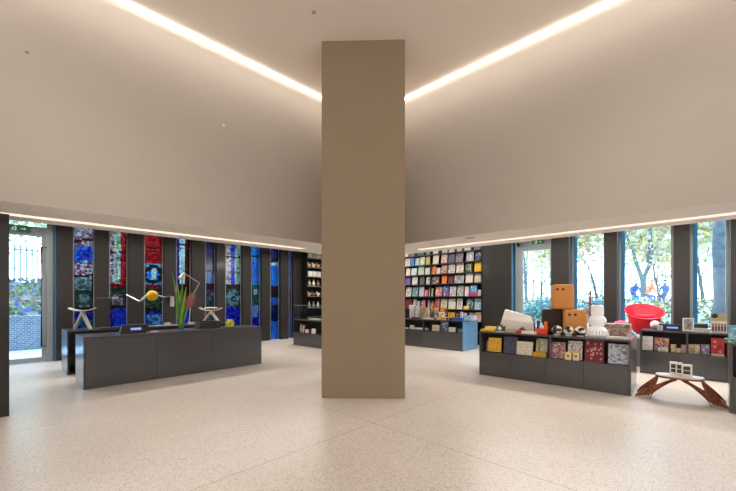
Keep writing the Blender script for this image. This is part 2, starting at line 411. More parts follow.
for n, (fn, i) in enumerate(WINS):
    s0, s1 = pier_s[i][1], pier_s[i+1][0]
    x0, x1 = LP[i][1], LP[i+1][0]
    sa = sL(x0, WL)
    m = MB(); nx = 9; H = 3.58; nz = 74
    gl0, gl1 = s0, s1
    rows = [H*k/nz for k in range(nz+1)]
    jit = [[(R_.uniform(-.3, .3) if 0 < q < nx else 0, R_.uniform(-.3, .3) if 0 < k < nz else 0) for q in range(nx+1)] for k in range(nz+1)]
    cw, chh = (gl1-gl0)/nx, H/nz
    V = lambda q, k: (gl0+(q+jit[k][q][0])*cw, WL, (k+jit[k][q][1])*chh+.01)
    for k in range(nz):
        for q in range(nx):
            sc2 = gl0+(q+.5)*cw; pt = L(sc2, WL); zz = (k+.5)*chh
            y = HZ-(zz-EYE)*F/pt.y
            fx = (sc2-sa)/(s1-sa); c = R_.choice(fn(max(0, min(1, fx)), y)); f = R_.uniform(.75, 1.1)
            if R_.random() < .06: f *= .3
            m.add([V(q, k), V(q+1, k), V(q+1, k+1), V(q, k+1)], [(0, 1, 2, 3)], tuple(min(1, v*f*.29) for v in c))
    o = m.build('window_%d' % (n+1), STAIN); place(o, LO, 0, ANG_L); struct(o, 'tall narrow stained glass window')
    m = MB()
    m.box(sa-.005, sa+.018, WL-.035, WL-.005, 0, PER-.01); m.box(s1-.018, s1+.0, WL-.035, WL-.005, 0, PER-.01)
    fr = m.build('window_frame', ALU, o)
    m = MB()
    for zz in (.55, 1.36, 2.45, 3.1): m.box(gl0, gl1, WL-.02, WL-.004, zz, zz+.02)
    m.build('glazing_bar', BLACK, o)

# ---- door_1 at the left: glazed leaf with long pull handle
WD = .05
dA, dB = sL(-20, WD), sL(54.5, WD)
def zL(px, y, w=WD): return zy(y, L(sL(px, w), w).y)
zhead = zL(30, 234.5); ztr = zL(30, 228.8)
m = MB(); FWm = .10
s53, s46 = sL(53.3, WD), sL(46.5, WD)
m.box(s46+.0, s53, WD, WD+.12, 0, PER); m.box(dA-.1, dA, WD, WD+.12, 0, PER)
m.box(dA, s46, WD, WD+.12, zhead+.06, zhead+.20)
m.box(dA, s46, WD, WD+.12, PER-.1, PER)
o = m.build('door_1', ALU, bevel=.003); place(o, LO, 0, ANG_L); struct(o, 'tall glazed exit door in a grey aluminium frame'); door1 = o
m = MB(); m.box(s46-.085, s46-.005, WD+.02, WD+.08, .01, zhead+.05); m.box(dA+.01, dA+.09, WD+.02, WD+.08, .01, zhead+.05)
m.box(dA+.09, s46-.085, WD+.02, WD+.08, .01, .12); m.box(dA+.09, s46-.085, WD+.02, WD+.08, zhead-.03, zhead+.05)
m.build('door_leaf', ALU, door1, bevel=.003)
m = MB(); m.box(dA+.08, s46-.08, WD+.045, WD+.055, .11, zhead-.02); m.box(dA, s46, WD+.055, WD+.065, zhead+.19, PER-.09); m.build('glass_pane', GLASS, door1)
hs = sL(41.5, WD-.06)
zt, zb = zy(247, L(hs, WD).y), zy(346.5, L(hs, WD).y)
m = MB(); m.tube([(hs+.10, WD+.03, zt), (hs, WD-.06, zt), (hs, WD-.06, zb), (hs+.10, WD+.03, zb)], .017, 10); m.build('door_handle', P((24, 28, 32), .4), door1, smooth=True)
m = MB(); m.box(sL(54), sL(56), 0, .2, 0, PER); o = m.build('trim_1', P((40, 96, 130), .5)); place(o, LO, 0, ANG_L); struct(o, 'pier edge strip with reflected sky painted in blue')  # blue imitates sky reflected on the pier edge

# ---- right wall: piers, door_2, clear windows
WR = .34
m = MB(); m.box(sR(482.3), sR(511.5), 0, .42, 0, PER); o = m.build('wall_pier', PIER, bevel=.004); place(o, RO, 0, ANG_R); struct(o, 'broad dark wall panel between the book wall and the exit door')
def rp_(x0, x1, xr):   # pier front x0..x1, reveal to xr
    s0, s1 = sR(x0), sR(x1)
    m = MB(); m.box(s0, s1, 0, .46, 0, PER); o = m.build('wall_pier', PIER, bevel=.004); place(o, RO, 0, ANG_R); struct(o, 'dark bronze pier between clear windows'); return s0, s1
Rp = [rp_(551, 569, 576), rp_(604, 617, 619), rp_(673.5, 690, 693), rp_(730.5, 752, 756), rp_(800, 830, 830)]
s = Rp[-1][1]+.9
Rp2 = []
for k in range(3):
    m = MB(); m.box(s, s+.45, 0, .46, 0, PER); o = m.build('wall_pier', PIER, bevel=.004); place(o, RO, 0, ANG_R); struct(o, 'dark bronze pier between clear windows'); Rp2.append((s, s+.45)); s += 1.35
m = MB(); m.box(s, 21.4, 0, .42, 0, PER); o = m.build('wall_right', PIER); place(o, RO, 0, ANG_R); struct(o, 'dark wall beyond the windows')
allp = [q for q in Rp+Rp2]+[(s, s+1)]
for i in range(len(allp)-1):
    s0, s1 = allp[i][1], allp[i+1][0]
    m = MB(); f = .055
    m.box(s0, s0+f, WR-.05, WR+.05, 0, PER); m.box(s1-.0, s1+.001, WR-.05, WR+.05, 0, PER)
    m.box(s0+f, s1, WR-.05, WR+.05, .0, .12); m.box(s0+f, s1, WR-.05, WR+.05, PER-.08, PER)
    m.box(s1-f, s1, WR-.05, WR+.05, 0, PER)
    o = m.build('window_%d' % (len(WINS)+1+i), ALU, bevel=.003); place(o, RO, 0, ANG_R); struct(o, 'tall clear window in a slim grey frame')
    MB().box(s0+f, s0+f+.075, WR-.02, WR-.005, .11, PER-.08).build('sky_reflection_strip', SKYREFL, o)  # added strip, imitates sky reflected on the pier reveal
    MB().box(s0+f-.01, s1-f+.01, WR, WR+.012, .11, PER-.07).build('glass_pane', GLASS, o)
# door_2
WDR = .10
s0, s1 = sR(515.5, WDR), sR(551)+.05
zh = zy(247, Rr(sR(535, WDR), WDR).y); zh2 = zy(240.5, Rr(sR(535, WDR), WDR).y)
m = MB(); sj = sR(522.5, WDR)
m.box(s0, s0+.07, WDR, WDR+.14, 0, PER); m.box(s1-.02, s1+.05, WDR, WDR+.14, 0, PER); m.box(s0+.07, s1, WDR, WDR+.14, zh, zh2); m.box(s0+.07, s1, WDR, WDR+.14, PER-.1, PER)
o = m.build('door_2', ALU, bevel=.003); place(o, RO, 0, ANG_R); struct(o, 'glazed exit door beside the book wall'); door2 = o
m = MB(); m.box(s0+.075, sj, WDR+.02, WDR+.08, .01, zh-.01); m.box(s1-.11, s1-.03, WDR+.02, WDR+.08, .01, zh-.01); m.box(sj, s1-.11, WDR+.02, WDR+.08, .01, .12); m.box(sj, s1-.11, WDR+.02, WDR+.08, zh-.09, zh-.01)
m.build('door_leaf', ALU, door2, bevel=.003)
m = MB(); m.box(sj-.01, s1-.1, WDR+.045, WDR+.055, .11, zh-.08); m.box(s0+.06, s1, WDR+.06, WDR+.07, zh2, PER-.09); m.build('glass_pane', GLASS, door2)
m = MB(); m.box(sR(511.6), sR(511.6)+.03, -.0, .24, 0, PER); m.box(sR(511.6), s0, .18, .24, 0, PER); o = m.build('trim_2', P((74, 128, 160), .4)); place(o, RO, 0, ANG_R); struct(o, 'edge panel with painted blue sky reflection between dark panel and door frame')  # reveal beside the door, its sky reflection painted as blue

# exit signs
def exit_sign(xy, z, rot, w, h, label, flip=False):
    t = thing('exit_sign', label, 'sign', xy, z, rot, )
    MB().box(-w/2, w/2, 0, .025, -h/2, h/2).build('sign_panel', GSIGN, t)
    m = MB(); y = -.002; sg = -1 if flip else 1; hh = h*.36
    def q(pts): m.prism([(p[0], p[1]) for p in pts], 0, .0015)
    M2 = MB()
    def poly(pts):
        n = len(pts); M2.add([(sg*p[0]*h, -.002, p[1]*h) for p in pts]+[(sg*p[0]*h, 0, p[1]*h) for p in pts],
                             [tuple(range(n)), tuple(range(2*n-1, n-1, -1))]+[(i, i+n, (i+1) % n+n, (i+1) % n) for i in range(n)])
    ox = -.55
    def flush(nm):
        nonlocal M2
        M2.build(nm, WSIGN, t); M2 = MB()
    poly([(ox-.28, -.38), (ox+.28, -.38), (ox+.28, -.33), (ox-.28, -.33)])
    poly([(ox+.14, -.33), (ox+.34, -.33), (ox+.34, .36), (ox+.14, .36)]); flush('doorway_symbol')
    poly([(ox-.10, .08), (ox+.05, .16), (ox+.0, -.1), (ox-.12, -.06)])                    # body
    poly([(ox-.12, -.05), (ox-.02, -.1), (ox-.2, -.3), (ox-.32, -.26)])                    # leg
    poly([(ox-.04, -.08), (ox+.08, -.12), (ox+.08, -.3), (ox+.0, -.3)])
    poly([(ox-.1, .16), (ox-.24, .06), (ox-.22, .0), (ox-.08, .08)])
    n8 = 10; poly([(ox+.02+.07*math.cos(2*math.pi*j/n8), .26+.07*math.sin(2*math.pi*j/n8)) for j in range(n8)])
    flush('running_man_symbol')
    for dx in (.12,):
        ax = .55
        poly([(ax-.3, -.07), (ax+.05, -.07), (ax+.05, .07), (ax-.3, .07)]); poly([(ax+.05, -.22), (ax+.32, 0), (ax+.05, .22)])
    flush('arrow_symbol')
    return t
GSIGN = mat('green_sign', (20, 110, 66), .4, emit=(20, 120, 70), es=.08); WSIGN = mat('white_sign', (235, 245, 235), .4, emit=(235, 245, 235), es=.1)
pz = L(sL(18.5, WD-.03), WD-.03)
exit_sign(pz, zy(228.3, pz.y), ANG_L, .42, .15, 'green running man exit sign above the door by the dark pier')
pz = Rr(sR(538, WDR-.03), WDR-.03)
exit_sign(pz, zy(241.8, pz.y), ANG_R, .34, .12, 'green running man exit sign above the door near the book wall')
# camera on the door head
pz = Rr(sR(519, .0), -.06); t = thing('security_camera', 'small dark dome security camera beside the exit door near books', 'security camera', pz, zy(245, pz.y), ANG_R)
MB().box(-.05, .05, .0, .16, .03, .09).build('bracket', ALU, t, bevel=.004); MB().ball((0, .0, .0), .055).build('dome', BLACK, t, smooth=True)

# ================================================================== OUTSIDE
PAVE = mat('pale_paving', (214, 216, 214), .8, noise=.06, nscale=3)
SOIL = mat('leaf_litter', (150, 138, 116), .95, noise=.45, nscale=7, bump=.3)
def brickm():
    m = bpy.data.materials.new('blue_brick'); m.use_nodes = True; n = m.node_tree.nodes; l = m.node_tree.links; p = n['Principled BSDF']
    tcn = n.new('ShaderNodeTexCoord'); mp = n.new('ShaderNodeMapping'); mp.inputs['Rotation'].default_value = (math.radians(90), 0, 0)
    br = n.new('ShaderNodeTexBrick'); br.inputs['Scale'].default_value = 4.4; br.inputs['Mortar Size'].default_value = .025
    br.inputs['Color1'].default_value = (*lin((96, 108, 124)), 1); br.inputs['Color2'].default_value = (*lin((132, 140, 150)), 1); br.inputs['Mortar'].default_value = (*lin((190, 192, 190)), 1)
    l.new(tcn.outputs['Object'], mp.inputs[0]); l.new(mp.outputs[0], br.inputs['Vector']); l.new(br.outputs[0], p.inputs['Base Color']); p.inputs['Roughness'].default_value = .7; return m
BRICK = brickm()
m = MB(); m.box(-16, 9.8, .45, 3.2, -.1, -.005); o = m.build('pavement', PAVE); place(o, LO, 0, ANG_L); struct(o, 'pale paved path outside the stained glass')
m = MB(); m.box(-16, 9.8, 3.2, 3.5, -.1, 1.02); o = m.build('garden_wall', BRICK); place(o, LO, 0, ANG_L); struct(o, 'low retaining wall of blue grey brick outside')
# planted bank
def bank(name, x0, x1, y0, y1, z0, z1, nx, ny, amp, O, ang, m_, label):
    rr = random.Random(3); vs = []; fs = []
    for j in range(ny+1):
        for i in range(nx+1):
            f = j/ny; vs.append((x0+(x1-x0)*i/nx, y0+(y1-y0)*f, z0+(z1-z0)*f+rr.uniform(-amp, amp)*(0 if j in (0,) else 1)))
    for j in range(ny):
        for i in range(nx): k = j*(nx+1)+i; fs.append((k, k+1, k+nx+2, k+nx+1))
    o = MB().add(vs, fs).build(name, m_, smooth=True); place(o, O, 0, ang); return struct(o, label)
bank('bank_ground', -16, 9.8, 3.5, 7.5, 1.0, 2.2, 60, 12, .05, LO, ANG_L, SOIL, 'sloping planted bank above the brick wall')
bank('hill_ground', -16, 26, 7.5, 30, 2.2, 2.6, 20, 8, .1, LO, ANG_L, mat('park_grass', (140, 160, 110), .95, noise=.3, nscale=2), 'park ground beyond the fence')
SOIL2 = mat('leafy_ground', (176, 168, 146), .95, noise=.35, nscale=5, bump=.3)
m = MB(); m.box(-11, 14, .5, 1.0, -.1, .25); o = m.build('kerb', PAVE); place(o, RO, 0, ANG_R); struct(o, 'pale kerb outside the clear windows')
bank('bank_ground', -11, 22, 1.0, 7.0, .25, 1.3, 60, 14, .05, RO, ANG_R, SOIL2, 'leaf strewn bank outside the clear windows')
bank('park_ground', -11, 45, 7.0, 45, 1.28, 1.34, 40, 12, .02, RO, ANG_R, SOIL2, 'leaf strewn park ground')
# ivy / ground cover, uncountable
def leafcloud(fn, n, size, cols, name, m_=None, parent=None, seed=1):
    rr = random.Random(seed); m = MB()
    for _ in range(n):
        c = Vector(fn(rr)); q = Quaternion((rr.gauss(0, 1), rr.gauss(0, 1), rr.gauss(0, 1), rr.gauss(0, 1))).normalized(); s = size*rr.uniform(.6, 1.3)
        u = q @ Vector((s, 0, 0)); v = q @ Vector((0, s*.6, 0)); col_ = tuple(x*rr.uniform(.75, 1.2) for x in lin(rr.choice(cols)))
        m.add([c-u, c-v, c+u, c+v], [(0, 1, 2, 3)], col_)
    return m.build(name, m_ or LEAF, parent)
def leafm():
    m = bpy.data.materials.new('leaves'); m.use_nodes = True; n = m.node_tree.nodes; l = m.node_tree.links; n.clear()
    v = n.new('ShaderNodeVertexColor'); v.layer_name = 'Col'; d = n.new('ShaderNodeBsdfDiffuse'); t = n.new('ShaderNodeBsdfTranslucent'); x = n.new('ShaderNodeMixShader'); x.inputs[0].default_value = .5
    o = n.new('ShaderNodeOutputMaterial'); l.new(v.outputs[0], d.inputs[0]); l.new(v.outputs[0], t.inputs[0]); l.new(d.outputs[0], x.inputs[1]); l.new(t.outputs[0], x.inputs[2]); l.new(x.outputs[0], o.inputs[0]); return m
LEAF = leafm()
o = leafcloud(lambda r: (lambda y: (r.uniform(-12, 9), y, 1.0+(y-3.5)*.3+r.uniform(0, .22)))(r.uniform(3.4, 7.4)), 9000, .09, [(90, 120, 80), (130, 150, 110), (60, 90, 70), (120, 130, 190), (150, 140, 100)], 'ivy')
place(o, LO, 0, ANG_L); tag(o, 'ivy and fallen leaves covering the bank above the brick wall', 'ivy', kind='stuff')
o = leafcloud(lambda r: (lambda y: (r.uniform(-5, 12), y, .28+(y-1)*.175+r.uniform(0, .10)))(r.uniform(1.1, 8)), 7000, .07, [(190, 160, 90), (150, 140, 90), (120, 140, 100), (200, 190, 160), (110, 90, 60)], 'fallen_leaves')
place(o, RO, 0, ANG_R); tag(o, 'fallen leaves scattered on the bank outside the clear windows', 'leaves', kind='stuff')
# fences of vertical bars
def fence(O, ang, x0, x1, y, z0, h, label, pitch=.16, fc=(58, 68, 74)):
    t = thing('railing_fence', label, 'fence', O, 0, ang); FM = P(fc, .6)
    m = MB()
    x = x0
    while x < x1: m.box(x-.02, x+.02, y-.02, y+.02, z0, z0+h); x += pitch
    m.build('fence_bars', FM, t)
    MB().box(x0, x1, y-.02, y+.02, z0+h*.86, z0+h*.86+.05).build('top_rail', FM, t); MB().box(x0, x1, y-.02, y+.02, z0+.12, z0+.17).build('bottom_rail', FM, t)
    x = x0
    while x < x1: MB().box(x-.035, x+.035, y-.035, y+.035, z0-.3, z0+h+.05).build('fence_post', FM, t); x += 2.6
fence(LO, ANG_L, -12, 9, 7.3, 2.1, 1.5, 'grey vertical bar fence above the planted bank', fc=(112, 124, 124))
fence(RO, ANG_R, -8, 42, 22.5, 1.3, 2.05, 'grey vertical bar fence across the park beyond the seated people')
# trees
def tree(O, ang, x, y, z, h, r, crown, cols, label, seed, forks=3, n=2600, lean=0, name='tree', leaf=.11):
    t = thing(name, label, 'tree', O+ (Matrix.Rotation(ang, 2) @ Vector((x, y))), z, ang, 'trees in the park outside')
    rr = random.Random(seed); m = MB(); tips = []
    def br(p, d, l, r0, lv):
        pts = [p]; rs = [r0]; q = p.copy(); dd = d.copy()
        for k in range(4):
            dd = (dd+Vector((rr.uniform(-.14, .14), rr.uniform(-.14, .14), .05))).normalized(); q = q+dd*l/4; pts.append(q.copy()); rs.append(r0*(1-.11*(k+1)))
        m.tube(pts, rs, 8 if lv < 2 else 5)
        if lv < forks:
            for k in range(3 if lv else 3):
                an = rr.uniform(0, 6.28); sp_ = rr.uniform(.35, .75)
                nd = (dd+Vector((math.cos(an), math.sin(an), .1))*sp_).normalized(); st = pts[-1] if k < 2 else pts[2]
                br(st, nd, l*rr.uniform(.6, .8), rs[-1]*rr.uniform(.55, .8), lv+1)
        else: tips.append(q)
    br(Vector((0, 0, -.3)), Vector((lean, 0, 1)).normalized(), h*.38, r, 0)
    m.build('trunk', mat('bark', (100, 106, 104), .9, noise=.3, nscale=9, bump=.5), t, smooth=True)
    def fn(q):
        c = q.choice(tips); return (c.x+q.gauss(0, crown*.3), c.y+q.gauss(0, crown*.3), c.z+q.gauss(0, crown*.25))
    leafcloud(fn, n, leaf, cols, 'foliage', parent=t, seed=seed)
    return t
YG = [(236, 228, 198), (222, 214, 186), (240, 222, 160), (210, 206, 182), (240, 234, 216)]
GG = [(200, 206, 180), (178, 188, 164), (222, 216, 184), (232, 226, 196)]
def loc_at(O, ang, px, w):
    s = hit(px, (O+Matrix.Rotation(ang, 2) @ Vector((0, w))), Matrix.Rotation(ang, 2) @ Vector((1, 0))); return s
ft = Rr(loc_at(RO, ANG_R, 643, 20.8), 20.8); k_ = ft.y/F
t = thing('tree', 'forked bare tree behind the people seen through the window over the red chair', 'tree', ft, 1.3, 0, 'trees in the park outside')
def fp(px, py, dy=0): return ((px-643)*k_, dy, (300-py)*k_+.2)
m = MB(); m.tube([fp(643, 304), fp(643, 290), fp(642.5, 277)], [0.204, 0.163, 0.163], 10)
m.tube([fp(642, 279), fp(638.5, 262, .2), fp(637, 250, .4), fp(634, 238, .6), fp(633, 215, .8)], [0.136, 0.116, 0.095, 0.075, 0.041], 8)
m.tube([fp(643, 279), fp(647.5, 265, -.2), fp(646, 250, -.5), fp(643.5, 236, -.6), fp(643, 212, -.8)], [0.136, 0.116, 0.095, 0.075, 0.041], 8)
m.tube([fp(647, 262), fp(652, 250, .3), fp(656, 236, .6), fp(657, 214, .9)], [0.082, 0.061, 0.048, 0.027], 6)
m.tube([fp(650, 254), fp(660, 246, .3), fp(669, 236, .7), fp(674, 226, 1)], [0.048, 0.041, 0.027, 0.014], 6)
m.tube([fp(637, 252), fp(630, 243, .3), fp(624, 236, .5)], [0.048, 0.034, 0.020], 6)
m.tube([fp(646, 248), fp(652, 238, .3), fp(662, 228, .5)], [0.041, 0.031, 0.014], 6)
m.build('trunk', mat('bark', (100, 106, 104), .9, noise=.3, nscale=9, bump=.5), t, smooth=True)
leafcloud(lambda q: (q.gauss(0, 1.8), q.gauss(0, 1.5), q.uniform(2.5, 7.5)), 900, .10, YG, 'foliage', parent=t, seed=11)
big = thing('tree', 'massive pale trunk filling the window nearest the picture edge', 'tree', Rr(loc_at(RO, ANG_R, 721.5, 4.2), 4.2), .8, ANG_R, 'trees in the park outside')
mm = MB(); rr = random.Random(5); mm.tube([(0, 0, -.3), (.0, 0, .15), (.02, 0, .7), (-.03, 0, 2.2), (.02, 0, 4), (-.06, 0, 6.5)], [.36, .25, .20, .185, .18, .17], 14); mm.build('trunk', mat('plane_bark', (96, 104, 106), .9, noise=.4, nscale=5, bump=.6), big, smooth=True)
leafcloud(lambda q: (q.gauss(0, 1.6), q.gauss(0, 1.6), 6.5+q.gauss(0, .8)), 1500, .12, YG, 'foliage', parent=big)
tree(RO, ANG_R, loc_at(RO, ANG_R, 527, 14), 14, 1.3, 8.5, .13, 2.6, YG, 'slim tree seen through the exit door beside the book wall', 21, n=2600, leaf=.13)
tree(RO, ANG_R, loc_at(RO, ANG_R, 598, 25), 25, 1.3, 10, .12, 4.5, YG, 'tree behind the fence seen through the narrow window by the stools', 31, n=7500, leaf=.24)
tree(RO, ANG_R, loc_at(RO, ANG_R, 703, 25), 25, 1.3, 10, .12, 4.5, YG, 'tree behind the fence beside the massive trunk', 41, n=7500, leaf=.24)
tree(RO, ANG_R, loc_at(RO, ANG_R, 660, 32), 32, 1.3, 10, .12, 5.0, YG, 'distant yellow tree beyond the fence behind the seated people', 51, n=7500, leaf=.26)
tree(RO, ANG_R, loc_at(RO, ANG_R, 541, 28), 28, 1.3, 10, .12, 4.5, YG, 'distant pale tree seen at the hinge side of the exit door', 61, n=7500, leaf=.24)
tree(LO, ANG_L, loc_at(LO, ANG_L, -25, 15), 15, 2.3, 8, .18, 4, GG, 'leafy tree seen through the glass door at its pier side', 71, n=5500, leaf=.17)
tree(LO, ANG_L, loc_at(LO, ANG_L, 70, 18), 18, 2.3, 8, .18, 4, GG, 'leafy tree behind the bank fence near the door handle', 81, n=5000, leaf=.17)
tree(LO, ANG_L, loc_at(LO, ANG_L, 200, 18), 18, 2.4, 7, .18, 2.4, GG, 'leafy tree hidden behind the stained glass', 91, n=2000, leaf=.16)
def shrub(px, w, z, r, h, cols, label, seed):
    t = thing('shrub', label, 'shrub', Rr(loc_at(RO, ANG_R, px, w), w), z, ANG_R, 'shrubs on the bank')
    leafcloud(lambda q: (q.gauss(0, r*.4), q.gauss(0, r*.4), abs(q.gauss(0, h*.4))), 1300, .06, cols, 'foliage', parent=t, seed=seed)
    m = MB()
    for k in range(5): an = k*1.3; m.tube([(0, 0, -.1), (math.cos(an)*r*.3, math.sin(an)*r*.3, h*.6)], .012, 5)
    m.build('stem', mat('bark', (126, 134, 132)), t)
BG = [(120, 150, 160), (110, 150, 120), (160, 180, 180), (190, 205, 200), (90, 130, 100)]
shrub(532, 4, .7, .8, .7, BG, 'bluish shrub seen low through the exit door beside white form', 1)
shrub(546, 5.5, .95, .9, .8, BG, 'bluish shrub further back beyond the exit door', 2)
shrub(597, 4.5, .8, .8, 1.0, BG, 'bluish shrub seen through the narrow window above the white lamp', 3)
# stone seats and people
STONE = mat('pale_stone', (222, 224, 222), .8, noise=.05)
def Rw(px, w): return Rr(loc_at(RO, ANG_R, px, w), w)
WP = 19.5; ZP = 1.33
for i, (px, lb) in enumerate(((633, 'white stone block seat nearest the window frame'), (646, 'white stone block seat under the person in orange'), (666, 'white stone block seat under the person in dark blue'))):
    q = Rw(px, WP); o = MB().box(-.26, .26, -.22, .22, 0, .42).build('stone_seat', STONE, bevel=.02); place(o, q, ZP-.05, ANG_R); tag(o, lb, 'stone block', 'stone block seats in the park')
def person(xy, z, rot, top, legs, lean, label, hair):
    t = thing('person', label, 'person', xy, z, rot); t.scale = (1.15, 1.15, 1.12)
    V = {'pel': (0, 0, .50), 'sp': (0, -lean*.25, .75), 'ch': (0, -lean*.6, .98), 'nk': (0, -lean*.8, 1.14), 'hd': (0, -lean*.95, 1.22), 'ht': (0, -lean*1.0, 1.36),
         'sl': (-.17, -lean*.65, 1.05), 'el': (-.24, -lean*.5-.12, .80), 'wl': (-.12, -lean*.6-.34, .72), 'sr': (.17, -lean*.65, 1.05), 'er': (.24, -lean*.5-.12, .80), 'wr': (.12, -lean*.6-.34, .72),
         'kl': (-.14, -.44, .50), 'al': (-.14, -.46, .10), 'tl': (-.15, -.62, .04), 'kr': (.14, -.44, .50), 'ar': (.14, -.40, .10), 'tr': (.15, -.56, .04)}
    Rad = dict(pel=.15, sp=.13, ch=.145, nk=.06, hd=.085, ht=.085, sl=.07, el=.05, wl=.035, sr=.07, er=.05, wr=.035, kl=.07, al=.045, tl=.04, kr=.07, ar=.045, tr=.04)
    E = [('pel', 'sp'), ('sp', 'ch'), ('ch', 'nk'), ('nk', 'hd'), ('hd', 'ht'), ('ch', 'sl'), ('sl', 'el'), ('el', 'wl'), ('ch', 'sr'), ('sr', 'er'), ('er', 'wr'), ('pel', 'kl'), ('kl', 'al'), ('al', 'tl'), ('pel', 'kr'), ('kr', 'ar'), ('ar', 'tr')]
    ks = list(V); me = bpy.data.meshes.new('body'); me.from_pydata([V[k] for k in ks], [(ks.index(p), ks.index(q)) for p, q in E], [])
    o = bpy.data.objects.new('body', me); COL.objects.link(o); o.parent = t
    sk = o.modifiers.new('skin', 'SKIN'); 
    for i, k in enumerate(ks): me.skin_vertices[0].data[i].radius = (Rad[k], Rad[k]*.85)
    me.skin_vertices[0].data[0].use_root = True
    sk.use_smooth_shade = True; sd = o.modifiers.new('subsurf', 'SUBSURF'); sd.levels = 1; sd.render_levels = 1
    # colours by height: trousers, top, skin
    m = bpy.data.materials.new('clothes'); m.use_nodes = True; n = m.node_tree.nodes; l = m.node_tree.links
    tcn = n.new('ShaderNodeTexCoord'); sx = n.new('ShaderNodeSeparateXYZ'); r = n.new('ShaderNodeValToRGB'); r.color_ramp.interpolation = 'CONSTANT'
    l.new(tcn.outputs['Object'], sx.inputs[0]); l.new(sx.outputs['Z'], r.inputs[0]); l.new(r.outputs[0], n['Principled BSDF'].inputs['Base Color'])
    e = r.color_ramp.elements; e[0].position = 0; e[0].color = (*lin(legs), 1); e[1].position = .60; e[1].color = (*lin(top), 1); q = e.new(1.0); q.color = (*lin(top), 1)
    me.materials.append(m)
    hm = MB(); hm.ball((0, -lean*1.0, 1.33), (.095, .105, .12), 12, 8); hd = hm.build('head_skin', P((220, 170, 145)), t, smooth=True); hd.name = 'head'
    hm = MB(); hm.ball((0, -lean*1.0+.02, 1.37), (.105, .11, .11), 12, 8); hm.build('hair', P(hair, .8), t, smooth=True)
    for sg in (-1, 1):
        m = MB(); bx, by, bz = .12*sg, -lean*.6-.34, .72
        m.ball((bx, by-.04, bz-.01), (.04, .05, .022), 8, 6)
        for k in range(4): m.tube([(bx-.028+.018*k, by-.06, bz), (bx-.028+.018*k, by-.10-.008*(k in (1, 2)), bz-.01), (bx-.028+.018*k, by-.115, bz-.035)], [.009, .008, .007], 6)
        m.tube([(bx-.035*sg, by-.02, bz), (bx-.055*sg, by-.055, bz-.01), (bx-.05*sg, by-.08, bz-.02)], [.011, .010, .008], 6)
        m.build('hand', P((220, 170, 145)), t, smooth=True)
    return t
person(Rw(646, WP-.06), ZP-.13, ANG_R+.9, (232, 130, 80), (60, 110, 170), .42, 'person in orange top and blue trousers leaning forward on a stone block', (150, 100, 60))
person(Rw(666, WP-.06), ZP-.13, ANG_R-.5, (50, 90, 130), (40, 70, 110), .12, 'person in dark blue coat sitting upright on a stone block', (50, 40, 35))
person(Rw(633, WP-.06), ZP-.13, ANG_R+.4, (40, 80, 150), (70, 130, 180), .5, 'person in blue jacket bending forward beside the window frame', (60, 50, 40))

# ================================================================== LAMPS for the aisles
def strip_R(s0, s1, w, z, p, tilt=0): 
    c = Rr((s0+s1)/2, w); area('aisle_light', (c.x, c.y, z), (abs(s1-s0), .25), p, (1, .94, .87), (tilt, 0, ANG_R))
def strip_L(s0, s1, w, z, p, tilt=0):
    c = L((s0+s1)/2, w); area('aisle_light', (c.x, c.y, z), (abs(s1-s0), .25), p, (1, .94, .87), (tilt, 0, ANG_L))
strip_R(-5, .5, -1.3, 3.55, 38, math.radians(25))
strip_R(.5, 8, -1.5, 3.55, 300, math.radians(-12))
strip_L(-5, 7, -1.5, 3.55, 300, math.radians(-12))

# ================================================================== FURNITURE
def counter(name, label, cat, P0, ang, Ln, D, H, seams, group=None):
    """closed counter: P0 = front corner at its start, x along, y back"""
    t = thing(name, label, cat, P0, 0, ang, group)
    MB().box(.0, .03, 0, D, .004, H-.03).build('side_panel', GREYL, t, bevel=.002); MB().box(Ln-.03, Ln, 0, D, .004, H-.03).build('side_panel', GREYL, t, bevel=.002)
    MB().box(0, Ln, 0, D, H-.03, H).build('worktop', GREYL, t, bevel=.002)
    MB().box(.032, Ln-.032, D-.03, D, .02, H-.032).build('back_panel', GREYL, t)
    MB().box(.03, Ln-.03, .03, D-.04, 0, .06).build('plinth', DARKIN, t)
    xs = [.033]+seams+[Ln-.033]
    for i in range(len(xs)-1): MB().box(xs[i]+.002, xs[i+1]-.002, .0, .02, .006, H-.034).build('front_panel', GREYL, t, bevel=.0015)
    return t
C1 = ground(83.3, 390.1); L1 = hit(261.5, C1, a)
sm = [hit(156.6, C1, a), hit(213, C1, a)]
counter('sales_counter', 'long charcoal sales counter holding the flower vase, nearer of the two', 'counter', C1, ANG_L, L1, .76, .88, sm)
C2 = ground(67.2, 375); L2 = 3.35
t = thing('display_counter', 'charcoal counter holding desk lamps, standing behind the sales counter', 'counter', C2, 0, ANG_L)
MB().box(0, .03, 0, .78, .0, .85).build('side_panel', GREYL, t, bevel=.002); MB().box(L2-.03, L2, 0, .78, 0, .85).build('side_panel', GREYL, t, bevel=.002)
MB().box(0, L2, 0, .78, .85, .88).build('worktop', GREYL, t, bevel=.002); MB().box(.03, L2-.03, .72, .76, 0, .85).build('back_panel', GREYL, t)
MB().box(.03, L2-.03, .02, .70, .40, .42).build('inner_shelf', DARKIN, t); MB().box(.03, L2-.03, .03, .70, .0, .03).build('bottom_board', DARKIN, t)

